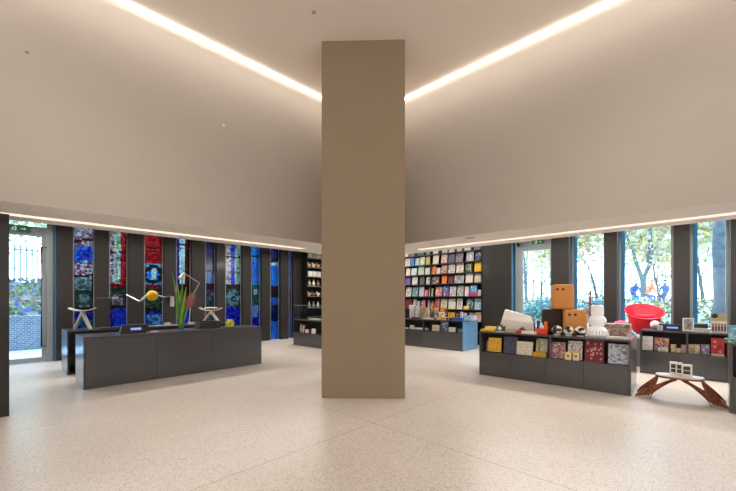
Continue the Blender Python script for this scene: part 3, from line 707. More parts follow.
def display_unit(name, label, P0, ang, Ln, D, H, zn, seams, divs, nd=.38, group='low charcoal display units', side=GREYL, back_niche=True):
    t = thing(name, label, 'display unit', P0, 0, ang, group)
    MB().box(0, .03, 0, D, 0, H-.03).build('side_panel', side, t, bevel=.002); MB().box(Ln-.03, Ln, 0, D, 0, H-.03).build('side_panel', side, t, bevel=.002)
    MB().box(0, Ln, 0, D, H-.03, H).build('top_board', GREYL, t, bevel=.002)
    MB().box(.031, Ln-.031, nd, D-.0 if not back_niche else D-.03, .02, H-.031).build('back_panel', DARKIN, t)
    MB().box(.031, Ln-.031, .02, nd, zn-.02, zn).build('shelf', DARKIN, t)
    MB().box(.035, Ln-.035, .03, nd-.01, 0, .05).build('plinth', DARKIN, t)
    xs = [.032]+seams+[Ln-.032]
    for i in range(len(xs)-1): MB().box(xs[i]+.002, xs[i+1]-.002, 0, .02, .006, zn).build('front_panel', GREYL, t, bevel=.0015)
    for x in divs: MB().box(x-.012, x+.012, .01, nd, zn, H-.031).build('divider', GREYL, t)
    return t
# middle unit
U1 = ground(479.3, 374.4); U1b = ground(631.2, 396.4)
dU = (U1b-U1); U1L = dU.length; angU = math.atan2(dU.y, dU.x); uU = dU.normalized(); vU = Vector((-uU.y, uU.x))
hU = .872; sxU = lambda px, w=0: hit(px, U1+vU*w, uU)
display_unit('display_unit', 'long low charcoal unit carrying the orange and black stools', U1, angU, U1L, 1.10, hU, .462, [sxU(510.2), sxU(545), sxU(583.3)], [sxU(549.5)])
# right unit
U2 = ground(640, 372.6); U2b = ground(729.5, 383.0); dU2 = U2b-U2; U2L = dU2.length; ang2 = math.atan2(dU2.y, dU2.x); u2 = dU2.normalized(); v2 = Vector((-u2.y, u2.x)); sx2 = lambda px, w=0: hit(px, U2+v2*w, u2)
display_unit('display_unit', 'low charcoal unit in front of the red chair and windows', U2, ang2, U2L, .52, .885, .462, [sx2(681)], [sx2(687)])
# unit under the book wall
U3 = ground(463.4, 351.6); r3 = -b; L3 = 4.2; P3_ = U3-r3*L3
sx3 = lambda px, w=0: hit(px, P3_+a*w, r3)
display_unit('display_unit', 'low charcoal unit crowded with gifts in front of the book wall', P3_, ANG_R, L3, .92, .885, .53, [1.4, 2.8], [1.4, 2.8], side=mat('painted_daylight_blue', (100, 146, 182), .35, .5, coat=.4))  # side panels painted blue to imitate reflected daylight
# edge unit
U4 = ground(729.5, 413)
display_unit('display_unit', 'low charcoal unit cut off by the picture edge', U4, ang2, 1.6, .9, .92, .48, [.8], [.8])

# ---- tall book wall
SHZ = [.06, .42, .79, 1.18, 1.63, 2.075, 2.43, 2.79, 3.15]
s0b, s1b = -6.3, sR(482)-.01
t = thing('bookcase', 'tall black book wall lined with face out books', 'bookshelf', RO, 0, ANG_R)
m = MB(); m.box(s0b, s1b, .30, .40, 0, PER-.02); m.build('back_panel', BLACK, t)
for z in SHZ: MB().box(s0b+.03, s1b-.03, .0, .30, z-.03, z).build('shelf', P((40, 38, 38), .5), t)
for s in (s0b, s1b-.03, -3.9, -1.95):
    MB().box(s, s+.03, .02, .30, 0, PER-.02).build('upright', BLACK, t)
GC = {'white': (226, 224, 218), 'blue': (30, 104, 184), 'light blue': (158, 196, 214), 'pale green': (196, 210, 182), 'yellow': (240, 186, 30), 'olive yellow': (196, 178, 70), 'cream': (226, 212, 184),
      'dusty pink': (176, 128, 124), 'slate': (82, 86, 108), 'mauve grey': (146, 134, 146), 'pale grey': (196, 196, 204), 'dark blue': (44, 50, 96), 'grey': (170, 172, 172), 'orange': (240, 120, 26), 'rust': (160, 84, 66),
      'dark green': (52, 66, 40), 'purple': (92, 58, 150), 'beige': (196, 184, 158), 'charcoal': (72, 70, 70), 'dark red': (124, 22, 32), 'pale pink': (226, 202, 200), 'black': (30, 28, 30), 'teal': (96, 158, 154), 'red': (206, 46, 54),
      'pink': (222, 130, 140), 'magenta': (190, 44, 122), 'green': (34, 128, 84), 'brown': (142, 110, 84), 'dark teal': (46, 80, 84), 'lilac': (206, 196, 226), 'tan': (190, 160, 120), 'cyan': (90, 180, 220)}
def cover(m, w, h, t, base, style, rr, yf=0):
    """a closed book / box, front face at y=0, with a printed front"""
    B = lin(GC.get(base, base)); m.box(-w/2, w/2, .001, t, 0, h, B)
    pal = [B]
    if style == 'plain': acc = [tuple(v*.8 for v in B)]
    else: acc = [lin(c) for c in {'dark': ((40, 40, 44), (90, 90, 94)), 'light': ((235, 232, 226), (200, 196, 190)), 'warm': ((206, 60, 50), (240, 190, 60), (60, 50, 50)), 'cool': ((60, 110, 170), (230, 236, 240), (50, 60, 80)),
            'multi': ((206, 50, 60), (240, 190, 40), (40, 90, 160), (240, 240, 236), (30, 30, 34)), 'green': ((90, 140, 70), (60, 90, 50), (230, 230, 200)), 'redtx': ((170, 20, 30), (230, 180, 170), (90, 10, 20)), 'yellow': ((240, 200, 40), (200, 150, 20))}[style]]
    acc = [tuple(q*.66+z*.34 for q, z in zip(A_, B)) for A_ in acc]
    nx, nz = (5, 7) if w < .2 else (10, 12)
    for j in range(nz):
        for i in range(nx):
            x0, x1 = -w/2+w*i/nx, -w/2+w*(i+1)/nx; z0, z1 = h*j/nz, h*(j+1)/nz
            edge = i in (0, nx-1) or j in (0, nz-1)
            c = B if (edge and rr.random() < .8) or rr.random() < (.4 if style != 'multi' else .15) else rr.choice(acc)
            m.quad((x0, 0, z0), (x1, 0, z0), (x1, 0, z1), (x0, 0, z1), col=tuple(v*rr.uniform(.9, 1.08) for v in c))
    m.quad((-w/2, 0, h), (w/2, 0, h), (w/2, .001, h), (-w/2, .001, h), col=B)
def tilt_(o, deg): o.rotation_euler = (-math.radians(deg), 0, o.rotation_euler[2])
ORD = ['first', 'second', 'third', 'fourth', 'fifth', 'sixth', 'seventh', 'eighth', 'ninth', 'tenth', 'eleventh', 'twelfth', 'thirteenth', 'fourteenth', 'fifteenth']
rowsB = {  # shelf index: (ordinal words, [(x0,x1,top y,colour,style)...])
 8: ('top', [(405, 408.6, 254, 'white', 'plain'), (409, 415, 253, 'black', 'light'), (417, 424.5, 252, 'green', 'plain'), (425.5, 432, 251.5, 'black', 'light'), (433, 438.5, 250.5, 'white', 'plain'), (442, 447.5, 249.5, 'white', 'redtx'), (449, 455, 249, 'pale grey', 'light'), (457, 462, 248.2, 'white', 'dark'), (464, 471, 247.5, 'white', 'light'), (473.5, 480.5, 246.6, 'grey', 'dark')]),
 7: ('second', [(405, 410, 259, 'white', 'dark'), (410.4, 414.5, 257, 'blue', 'plain'), (415, 419.4, 258.5, 'light blue', 'light'), (420, 425, 257.4, 'pale green', 'light'), (426, 431.5, 257, 'olive yellow', 'yellow'), (432.6, 438.8, 255.5, 'cream', 'light'), (441, 447.8, 254, 'dusty pink', 'light'), (448.2, 454.8, 253.5, 'slate', 'plain'), (455.2, 463, 252.5, 'mauve grey', 'dark'), (466, 473.6, 252, 'pale grey', 'cool'), (475, 481, 252, 'dark blue', 'cool')]),
 6: ('third', [(405.8, 410, 268.5, 'cream', 'light'), (411, 417, 268.5, 'light blue', 'light'), (418, 424, 266.7, 'pale green', 'green'), (425, 430.8, 268, 'pale grey', 'light'), (431.2, 435.8, 266, 'orange', 'warm'), (436.2, 440.2, 268, 'pale pink', 'light'), (441, 447.6, 264.5, 'rust', 'light'), (448.4, 455, 263.8, 'white', 'dark'), (456, 463.6, 263, 'white', 'warm'), (465, 472.6, 263, 'dark green', 'green'), (474, 481.6, 262, 'yellow', 'yellow')]),
 5: ('fourth', [(405.2, 410.6, 276.5, 'purple', 'plain'), (412, 417.6, 276.8, 'beige', 'light'), (419.6, 424.2, 277, 'charcoal', 'plain'), (426, 432, 277.3, 'white', 'dark'), (432.4, 439.6, 277, 'black', 'multi'), (441.8, 447, 275.5, 'orange', 'plain'), (448.2, 453.6, 275.8, 'dark red', 'plain'), (454.2, 464, 275.5, 'pale grey', 'dark'), (465.4, 473, 273.3, 'pale pink', 'light'), (474, 481.2, 273.6, 'beige', 'light')]),
 4: ('fifth', [(405.6, 411, 286.8, 'white', 'dark'), (412, 418, 287, 'teal', 'cool'), (419, 423.8, 286.5, 'light blue', 'light'), (424.2, 428.2, 290, 'red', 'light'), (429, 433, 288.5, 'pale green', 'light'), (435.2, 442, 287, 'pink', 'multi'), (442.6, 448.6, 285.8, 'blue', 'cool'), (449.6, 456, 286.5, 'white', 'dark'), (456.8, 463.4, 285.5, 'grey', 'green'), (464.4, 468.8, 286.5, 'pale pink', 'light'), (470, 477, 284, 'cyan', 'cool'), (477.6, 480.8, 290, 'cream', 'plain')]),
 3: ('sixth', [(405, 412, 298, 'dark red', 'plain'), (413, 416.4, 298, 'tan', 'light'), (416.8, 419.8, 301, 'light blue', 'plain'), (421, 425, 300, 'pink', 'multi'), (427, 433.4, 300.5, 'brown', 'light'), (434.6, 439.6, 298.5, 'red', 'warm'), (440.2, 447, 299, 'cream', 'green'), (448, 455.6, 297.8, 'cream', 'light'), (456.6, 462.4, 298, 'white', 'dark'), (466, 473.6, 298, 'dark teal', 'cool'), (474, 481.4, 297.6, 'light blue', 'cool')]),
 2: ('seventh', [(433, 440, 314.5, 'white', 'multi'), (442, 449, 314.5, 'yellow', 'multi'), (451, 458, 313.5, 'red', 'multi'), (460, 467, 313.5, 'lilac', 'multi'), (468.6, 474.6, 312.8, 'tan', 'light'), (475.2, 482, 312.6, 'cream', 'redtx')]),
}
for k, (rw, items) in rowsB.items():
    z = SHZ[k]
    for i, (x0, x1, ty, c, st) in enumerate(items):
        w0 = .09; sa, sb_ = sR(x0, w0), sR(x1, w0); d = Rr(sa, w0).y; h = max(.10, zy(ty, d)-z); h = min(h, .36)
        m = MB(); cover(m, (sb_-sa)*.90, h, .022+.012*R_.random(), c, st, R_)
        o = m.build('book', PRINT); place(o, Rr((sa+sb_)/2, w0-.03+R_.uniform(0, .03)), z+.0055, ANG_R); tilt_(o, 8)
        if k == 8: lab = '%s box or book on the top shelf of the book wall, %s from the column' % (c, ORD[i])
        else: lab = '%s book on the %s shelf of the book wall, %s from the column' % (c, rw, ORD[i])
        if k == 8: lab = lab.replace(' box or book', ' book')
        tag(o, lab, 'book', 'face out books on the book wall')
w0 = .0
for (x0, x1, ty, c, lab) in ((469.4, 477.6, 292.4, 'magenta', 'small magenta booklet leaning before the cyan book on the book wall'), (446, 448.4, 292, 'magenta', 'tiny pink card in front of the blue book on the book wall'), (463.6, 468.6, 306, 'yellow', 'small yellow and white box low on the book wall')):
    k = 4 if ty < 300 else 3; sa, sb_ = sR(x0, .03), sR(x1, .03); d = Rr(sa, .03).y; m = MB(); cover(m, sb_-sa, zy(ty, d)-SHZ[k], .015, c, 'plain' if k == 4 else 'light', R_); o = m.build('booklet', PRINT); place(o, Rr((sa+sb_)/2, .015), SHZ[k]+.004, ANG_R); tilt_(o, 6); tag(o, lab, 'booklet')

# ---- shelving left of the column on the stained glass wall end
WS = -.34; ss0 = sL(306.8, WS); ss1 = 7.1
t = thing('shelving', 'black shelving with small ceramics beside the column on the stained glass side', 'shelves', LO, 0, ANG_L)
MB().box(ss0, ss0+.03, WS, -.005, 0, PER-.02).build('upright', BLACK, t); MB().box(ss1-.03, ss1, WS, -.005, 0, PER-.02).build('upright', BLACK, t)
MB().box(ss0+.03, ss1-.03, -.03, -.004, 0, PER-.02).build('back_panel', BLACK, t)
SH2 = [.06, .42, .82, 1.2, 1.66, 2.07, 2.45, 2.83, 3.2]
for z in SH2: MB().box(ss0+.03, ss1-.03, WS, -.03, z-.03, z).build('shelf', P((120, 116, 108), .4), t)
def small(kind, s, z, sc, c, lab, grp=None):
    m = MB()
    if kind == 'vase': m.lathe([(.0, 0), (.04, 0), (.055, .05), (.05, .10), (.018, .14), (.016, .19), (.024, .20), (.0, .2)], n=14)
    elif kind == 'bottle': m.lathe([(0, 0), (.03, 0), (.032, .11), (.012, .15), (.012, .20), (0, .2)], n=12)
    elif kind == 'figurine':
        m.ball((0, 0, .05), (.06, .035, .05), 12, 8); m.ball((-.045, 0, .115), (.028, .025, .03), 10, 8); m.tube([(.05, 0, .06), (.085, 0, .12)], [.015, .006], 6)
    elif kind == 'bowl': m.lathe([(0, 0), (.04, 0), (.07, .05), (.08, .09), (.074, .09), (.06, .045), (0, .015)], n=16)
    else: m.box(-.07, .07, -.05, .05, 0, .15)
    m.xf(Matrix.Scale(sc, 4)); nm = {'box': 'gift_box'}.get(kind, kind)
    o = m.build(nm, P(c), smooth=kind != 'box', bevel=.004 if kind == 'box' else 0); place(o, L(s, -.2), z+.001, ANG_L); tag(o, lab, kind, grp or 'ceramics on the shelving beside the column')
rws = [(3.2, 'top', 'box', [(230, 226, 216), (222, 214, 200), (236, 232, 226)], 'tall pale'), (2.83, 'second', 'figurine', [(226, 190, 120), (236, 220, 190), (214, 160, 90)], 'honey coloured'), (2.45, 'third', 'box', [(214, 212, 206), (200, 200, 198), (190, 190, 190)], 'pale grey'),
       (2.07, 'fourth', 'vase', [(180, 160, 130), (214, 200, 176), (120, 104, 84)], 'stoneware'), (1.66, 'fifth', 'figurine', [(210, 180, 150), (120, 90, 70), (226, 210, 190)], 'brown and cream'), (1.2, 'sixth', 'bottle', [(200, 190, 170), (160, 140, 120), (214, 206, 190)], 'tan')]
for z, rw, kd, cs, ad in rws:
    for i in range(3):
        px = 309.2+4.4*i; small(kd, sL(px, -.2), z, 1.25 if kd != 'box' else 1.4, cs[i], '%s %s on the %s shelf beside the column, %s from the dark pier' % (ad, kd, rw, ORD[i]))

# ---- glass topped cabinet in front of it
U5 = ground(293.4, 344.6); LC = 1.9
t = thing('glass_cabinet', 'low dark cabinet with a clear glass case on top beside the column', 'cabinet', U5, 0, ANG_R)
sx5 = lambda px, w=0: hit(px, U5+a*w, -b)
MB().box(0, .03, 0, .7, 0, .82).build('side_panel', GREYL, t); MB().box(LC-.03, LC, 0, .7, 0, .82).build('side_panel', GREYL, t)
MB().box(0, LC, 0, .7, .82, .85).build('top_board', GREYL, t, bevel=.002); MB().box(.03, LC-.03, 0, .02, .02, .42).build('front_panel', GREYL, t); MB().box(.03, LC-.03, .02, .4, .40, .42).build('shelf', DARKIN, t); MB().box(.03, LC-.03, .4, .43, .02, .82).build('back_panel', DARKIN, t)
m = MB(); e = .008
m.box(.01, LC-.01, .01, .01+e, .85, 1.32); m.box(.01, LC-.01, .68, .68+e, .85, 1.32); m.box(.01, .01+e, .02, .68, .85, 1.32); m.box(LC-.02, LC-.02+e, .02, .68, .85, 1.32); m.box(.01, LC-.01, .01, .69, 1.32, 1.33); m.build('glass_case', GLASS, t)
m = MB(); m.box(0, LC, .0, .012, 1.315, 1.332); m.box(0, .012, .012, .7, 1.315, 1.332); m.build('glass_edge', P((90, 150, 160), .2), t)
def boxy(name, cat, lab, xy, z, rot, w, h, d, c, st='plain', tilt=0, group=None, m_=None):
    m = MB(); cover(m, w, h, d, c, st, R_); o = m.build(name, PRINT); place(o, xy, z+.001+ (math.sin(math.radians(tilt))*d if tilt else 0), rot)
    if tilt: tilt_(o, tilt)
    return tag(o, lab, cat, group)
def on5(x, y): return U5+(-b)*x+a*y
boxy('open_book', 'book', 'white open booklet lying inside the glass case', on5(.75, .25), .851, ANG_R, .5, .03, .3, 'white')
boxy('gift_box', 'box', 'small pale pink box standing inside the glass case', on5(1.02, .45), .851, ANG_R, .12, .30, .1, 'pale pink', 'light')
boxy('booklet', 'booklet', 'pink booklet lying in the glass case beside the white one', on5(1.15, .22), .851, ANG_R, .2, .02, .2, 'dusty pink')
for i, (x, c, w, h) in enumerate(((.28, 'brown', .10, .28), (.42, 'tan', .09, .25), (.62, 'pale pink', .18, .12), (.95, 'white', .2, .16))):
    boxy('book', 'book', ['brown book leaning in the niche of the glass cabinet', 'tan book in the niche of the glass cabinet beside the brown one', 'small pink book low in the niche of the glass cabinet', 'white box book in the niche of the glass cabinet by the column'][i], on5(x, .08), .42, ANG_R, w, h, .03, c, 'light', 8)

# ================================================================== ITEMS ON THE BOOK WALL UNIT
def on3(px, y): return P3_+r3*sx3(px, y)+a*y
def item3(px0, px1, yt, y, c, st, name, cat, lab, d=.06, z=.885, tilt=0):
    x0, x1 = sx3(px0, y), sx3(px1, y); p = P3_+r3*((x0+x1)/2)+a*y
    h = max(.012, zy(yt, p.y)-z); return boxy(name, cat, lab, p, z, ANG_R, x1-x0, h, d, c, st, tilt)
G3 = 'on the crowded unit before the book wall'
for q in (
 (405.5, 408.5, 309, .30, 'black', 'plain', 'figurine_box', 'box', 'small black box by the column '+G3),
 (409, 414, 305, .50, 'white', 'light', 'gift_box', 'box', 'white box behind the black box '+G3), (414.6, 418.8, 306, .50, 'pale grey', 'light', 'gift_box', 'box', 'pale grey box standing '+G3),
 (420, 425, 306.5, .32, 'tan', 'dark', 'gift_box', 'box', 'tan and black printed box '+G3), (425.4, 428.8, 308, .30, 'beige', 'dark', 'gift_box', 'box', 'narrow beige printed box '+G3),
 (429.4, 433.4, 303.5, .42, 'brown', 'multi', 'gift_box', 'box', 'brown patterned box '+G3), (434, 438, 308, .40, 'tan', 'multi', 'gift_box', 'box', 'tan patterned box '+G3), (434, 437.6, 313, .16, 'slate', 'light', 'gift_box', 'box', 'low slate blue box '+G3),
 (438.6, 443.8, 312, .22, 'white', 'redtx', 'gift_box', 'box', 'white box with red print '+G3), (440, 444, 307.5, .45, 'orange', 'multi', 'gift_box', 'box', 'orange printed box '+G3),
 (448, 453.5, 312.5, .25, 'yellow', 'green', 'gift_box', 'box', 'yellow and green printed box '+G3), (445, 447.4, 309.5, .42, 'dark blue', 'multi', 'gift_box', 'box', 'narrow dark blue box '+G3), (454.6, 459.5, 313, .34, 'dark red', 'multi', 'gift_box', 'box', 'dark red printed box '+G3),
 (460.2, 462, 312, .3, 'lilac', 'plain', 'gift_box', 'box', 'slim lilac box '+G3), (462.6, 466, 313, .4, 'pale grey', 'light', 'gift_box', 'box', 'pale grey box behind cyan box '+G3)): item3(*q)
for q in (
 (411, 418, 317.4, .12, 'charcoal', 'dark', 'book', 'book', 'flat charcoal book '+G3, .2), (423, 433, 318.0, .10, 'white', 'plain', 'book', 'book', 'flat white book lying '+G3, .16),
 (436.4, 445, 317.2, .12, 'yellow', 'multi', 'book', 'book', 'flat yellow and brown book '+G3, .2), (446, 451, 318, .08, 'black', 'multi', 'book', 'book', 'flat black printed book '+G3, .18), (452, 462, 317.6, .08, 'blue', 'plain', 'book', 'book', 'flat bright blue book '+G3, .2)): item3(*q)
item3(463.6, 470, 316, .16, 'cyan', 'light', 'gift_box', 'box', 'white and cyan box near the blue end '+G3, .1); item3(468, 474.6, 315.5, .36, 'lilac', 'light', 'gift_box', 'box', 'lilac box at the blue end '+G3, .1)
# niche
N3 = 'in the niche of the unit before the book wall'
def nich3(px0, px1, yt, c, st, lab, d=.04, y=.10, nm='book'):
    x0, x1 = sx3(px0, y), sx3(px1, y); p = P3_+r3*((x0+x1)/2)+a*y; boxy(nm, nm.replace('gift_', ''), lab, p, .53, ANG_R, x1-x0, zy(yt, p.y)-.53, d, c, st, 6)
nich3(404.6, 408, 327.6, 'pale grey', 'plain', 'pale grey box by the column '+N3, .1, nm='gift_box'); nich3(409.8, 413, 325.4, 'white', 'plain', 'narrow white box '+N3, .08, nm='gift_box')
nich3(413.8, 426.8, 328, 'white', 'light', 'wide low white box '+N3, .12, nm='gift_box'); nich3(432, 439, 325.2, 'cream', 'green', 'cream book with green print '+N3); nich3(440.4, 447.6, 321.4, 'slate', 'cool', 'tall slate blue book '+N3)
nich3(448.6, 455.4, 327.4, 'white', 'light', 'white printed book '+N3); nich3(457.6, 462, 329, 'teal', 'dark', 'small teal book by the blue end '+N3.replace('the unit','the unit').replace('before the book wall','under the books'))

# ================================================================== MIDDLE UNIT ITEMS
def U(px, w): return U1+uU*sxU(px, w)+vU*w
def itemU(px0, px1, yt, w, c, st, name, cat, lab, d=.06, z=None, tilt=0):
    z = hU if z is None else z
    x0, x1 = sxU(px0, w), sxU(px1, w); p = U1+uU*((x0+x1)/2)+vU*w; h = max(.012, zy(yt, p.y)-z)
    return boxy(name, cat, lab, p, z, angU, x1-x0, h, d, c, st, tilt)
# niche books with cover + pages
def real_book(px0, px1, yt, w, c, st, lab, d=.035, z=.462, tilt=10, yb=None, name='book', cat='book', rot=0):
    x0, x1 = sxU(px0, w), sxU(px1, w); p = U1+uU*((x0+x1)/2)+vU*w; h = zy(yt, p.y)-z; W_ = x1-x0
    t = thing(name, lab, cat, p, z+.001+math.sin(math.radians(tilt))*d, angU+rot)
    t.rotation_euler = (-math.radians(tilt), 0, angU+rot)
    m = MB(); cover(m, W_, h, .004, c, st, R_); m.box(-W_/2, W_/2, d-.004, d, 0, h, lin(GC[c])); m.box(-W_/2, -W_/2+.004, 0, d, 0, h, lin(GC[c])); m.build('cover', PRINT, t)
    MB().box(-W_/2+.004, W_/2-.004, .0045, d-.0045, .004, h-.004).build('pages', WHITE, t)
    return t
real_book(488.5, 500.5, 338.4, .10, 'yellow', 'yellow', 'bright yellow book in the niche of the stool unit', .06, rot=.15)
real_book(486, 490.5, 340.5, .16, 'dusty pink', 'light', 'pinkish book half behind the bright yellow one', .03)
real_book(503.4, 516, 337, .10, 'slate', 'dark', 'dark blue grey patterned book in the niche of the stool unit')
real_book(516.4, 532, 342, .07, 'cream', 'dusty' if False else 'light', 'cream square book with reddish lines in the niche of the stool unit', .04)
real_book(535.5, 547, 339, .14, 'beige', 'green', 'beige printed book standing over the mustard box')
itemU(532.6, 545.8, 352.6, .05, (214, 160, 30), 'plain', 'gift_box', 'box', 'flat mustard yellow box at the niche front of the stool unit', .06, .462)
real_book(551, 564.8, 342.5, .08, 'dusty pink', 'multi', 'grey and red printed book beside the niche divider')
real_book(567.6, 581.8, 341.5, .14, 'white', 'redtx', 'white book with dark red lettering behind two small cream boxes')
for i, (x0, x1) in enumerate(((564.8, 571.2), (572.8, 579))):
    p0 = U1+uU*sxU((x0+x1)/2, .04)+vU*.04; W_ = sxU(x1, .04)-sxU(x0, .04); h = zy(352.3, p0.y)-.462
    t = thing('tea_box', ['small cream box with a dark heart, next to the red printed book', 'small cream box with a dark heart, next to the dark red book'][i], 'box', p0, .463, angU, 'small cream boxes with hearts')
    MB().box(-W_/2, W_/2, 0, .06, 0, h).build('carton', P((232, 208, 150)), t, bevel=.003)
    m = MB(); pts = [(.0, -.02), (.02, .005), (.018, .018), (.009, .021), (0, .012), (-.009, .021), (-.018, .018), (-.02, .005)]
    n = len(pts); m.add([(p[0], -.0015, h*.5+p[1]) for p in pts]+[(p[0], 0.0005, h*.5+p[1]) for p in pts], [tuple(range(n-1, -1, -1))]+[(i, (i+1) % n, (i+1) % n+n, i+n) for i in range(n)]); m.build('heart_print', BLACK, t)
real_book(584.5, 603.6, 340, .12, 'dark red', 'redtx', 'large dark red printed book in the niche of the stool unit', .04)
itemU(583.5, 603, 361.5, .03, 'dark red', 'redtx', 'booklet', 'booklet', 'low dark red booklet lying before the large dark red book', .03, .462)
real_book(608, 629.4, 344.6, .10, 'pale grey', 'cool', 'large pale grey book with red and blue doodles at the niche end', .03)

# top of the middle unit
def flat(px, py, W_, D_, h, c, name, cat, lab, z=hU, rot=None, st='plain', m_=None, dz=0):
    p = ground(px, py, z+h*.5); m = MB(); cover(m, W_, h, D_, c, st, R_)
    o = m.build(name, PRINT); place(o, p, z+.001+dz, angU if rot is None else rot); return tag(o, lab, cat)
itemU(480.5, 494, 329.5, .06, 'yellow', 'plain', 'book', 'book', 'flat yellow book at the corner of the stool unit', .28)
itemU(485, 496, 326.8, .28, (230, 220, 120), 'plain', 'gift_box', 'box', 'pale yellow box behind the flat yellow book', .16)
itemU(494.6, 504, 332.2, .04, 'light blue', 'light', 'booklet', 'booklet', 'thin pale blue booklet under the patterned camera', .2)
# patterned toy camera
p = U(500, .14); t = thing('toy_camera', 'small black and white patterned box with round lens on the stool unit', 'camera', p, hU+.014, angU)
m = MB(); cover(m, .15, .10, .08, 'charcoal', 'light', R_); m.build('camera_body', PRINT, t); m = MB(); m.lathe([(.03, 0), (.032, .02), (.028, .03), (0, .03)], n=16); m.xf(Matrix.Translation((0, -.0005, .05)) @ Matrix.Rotation(math.radians(90), 4, 'X')); m.build('lens', WHITE, t, smooth=True)
MB().box(-.03, .03, .02, .06, .10, .125).build('viewfinder', P((60, 60, 66)), t)
itemU(505, 518, 330.0, .10, 'tan', 'light', 'book', 'book', 'flat tan book in front of the white folded form', .2)
# white folded form
wf = .42; p = U1+vU*wf; 
def UU(px, y, w, up=0):
    q = U(px, w); return (q.x, q.y, zy(y, q.y))
m = MB()
A = [UU(499.5, 333, .20), UU(504.8, 309.2, .42), UU(513, 311.0, .42), UU(511, 333, .20)]
zb = hU+.002
def pt(px, w, z): q = U(px, w); return Vector((q.x, q.y, z))
def pz_(px, y, w): q = U(px, w); return Vector((q.x, q.y, zy(y, q.y)))
base = [pt(498.5, .28, zb), pt(534.5, .28, zb), pt(536.5, .62, zb), pt(501, .62, zb)]
top = [pz_(504.5, 310, .40), pz_(530.5, 316, .40), pz_(531.5, 316.5, .50), pz_(506, 309, .50)]
mid = [pz_(502, 319, .26), pz_(533.5, 323, .26)]
org = U(517, .45); T = lambda v: (v.x-org.x, v.y-org.y, v.z-zb)
V8 = [T(v) for v in base+top+mid]
m.add(V8, [(0, 1, 9, 8), (8, 9, 5, 4), (4, 5, 6, 7), (1, 2, 6, 5, 9), (2, 3, 7, 6), (3, 0, 8, 4, 7), (3, 2, 1, 0)])
t = thing('folded_sculpture', 'white angular folded form with grey side on the stool unit', 'sculpture', org, zb)
m.build('shell', P((238, 232, 224), .5), t, bevel=.012, seg=3)
m = MB(); e0, e1, e2 = Vector(V8[1]), Vector(V8[5]), Vector(V8[9]); off = Vector((uU.x, uU.y, 0))*.012
m.add([e0, e2, e1, e0+off+Vector((vU.x, vU.y, 0))*.06, e2+off+Vector((vU.x, vU.y, 0))*.06, e1+off+Vector((vU.x, vU.y, 0))*.05], [(0, 1, 4, 3), (1, 2, 5, 4), (3, 4, 1, 0), (4, 5, 2, 1)]); m.build('grey_edge', P((130, 134, 140)), t)
m = MB(); c0 = Vector(T(pz_(507, 320.5, .30))); m.ball(tuple(c0), .018, 10, 6); c0 = Vector(T(pz_(509, 311.5, .40))); m.ball(tuple(c0), .015, 10, 6); m.build('dark_stud', P((60, 60, 64)), t, smooth=True)
# grey triangle, red piece, white flat box
p = U(521, .20); o = MB().add([(-.09, 0, 0), (.08, 0, 0), (.02, 0, .075), (-.09, .06, 0), (.08, .06, 0), (.02, .06, .075)], [(0, 1, 2), (5, 4, 3), (0, 2, 5, 3), (1, 4, 5, 2), (0, 3, 4, 1)]).build('paper_wedge', P((110, 108, 104))); place(o, p, hU+.035, angU); tag(o, 'small grey wedge lying before the white folded form', 'ornament')
itemU(516, 524.5, 331.0, .06, 'red', 'plain', 'gift_box', 'box', 'small flat red box before the white folded form', .24)
itemU(521.5, 535.5, 331.6, .0, 'white', 'plain', 'gift_box', 'box', 'flat white box at the edge beside the orange red tub', .1).location.z += .0
# red tub with cards
p = U(541, .10); t = thing('card_tub', 'orange red box holding a white house card, beside black stool', 'box', p, hU+.001, angU)
m = MB(); w_, d_, h_ = .20, .12, .125
m.box(-w_/2, w_/2, 0, .006, 0, h_*.85); m.box(-w_/2, w_/2, d_-.006, d_, 0, h_); m.box(-w_/2, -w_/2+.006, .006, d_-.006, 0, h_*.85); m.box(w_/2-.006, w_/2, .006, d_-.006, 0, h_*.85); m.box(-w_/2, w_/2, 0, d_, 0, .006)
m.build('tub', P((240, 66, 40), .4), t)
def card(x0, x1, y, z1, c, nm, lab, house=False):
    if house: pts = [(x0, .01), (x1, .01), (x1, z1*.7), ((x0+x1)/2, z1), (x0, z1*.7)]
    else: pts = [(x0, .01), (x1, .01), (x1, z1), (x0, z1)]
    n = len(pts); m = MB(); m.add([(q[0], y, q[1]) for q in pts]+[(q[0], y+.004, q[1]) for q in pts], [tuple(range(n)), tuple(range(2*n-1, n-1, -1))]+[(i, i+n, (i+1) % n+n, (i+1) % n) for i in range(n)])
    o = m.build(nm, P(c)); place(o, p, hU+.001, angU); tag(o, lab, 'card')
card(-.035, .04, .03, .21, (236, 230, 224), 'house_card', 'white house shaped card standing in the orange red box', True); card(-.09, -.03, .06, .245, (30, 60, 140), 'greeting_card', 'dark blue card standing in the orange red box'); card(.035, .092, .06, .235, (236, 110, 40), 'greeting_card', 'orange card standing in the orange red box')

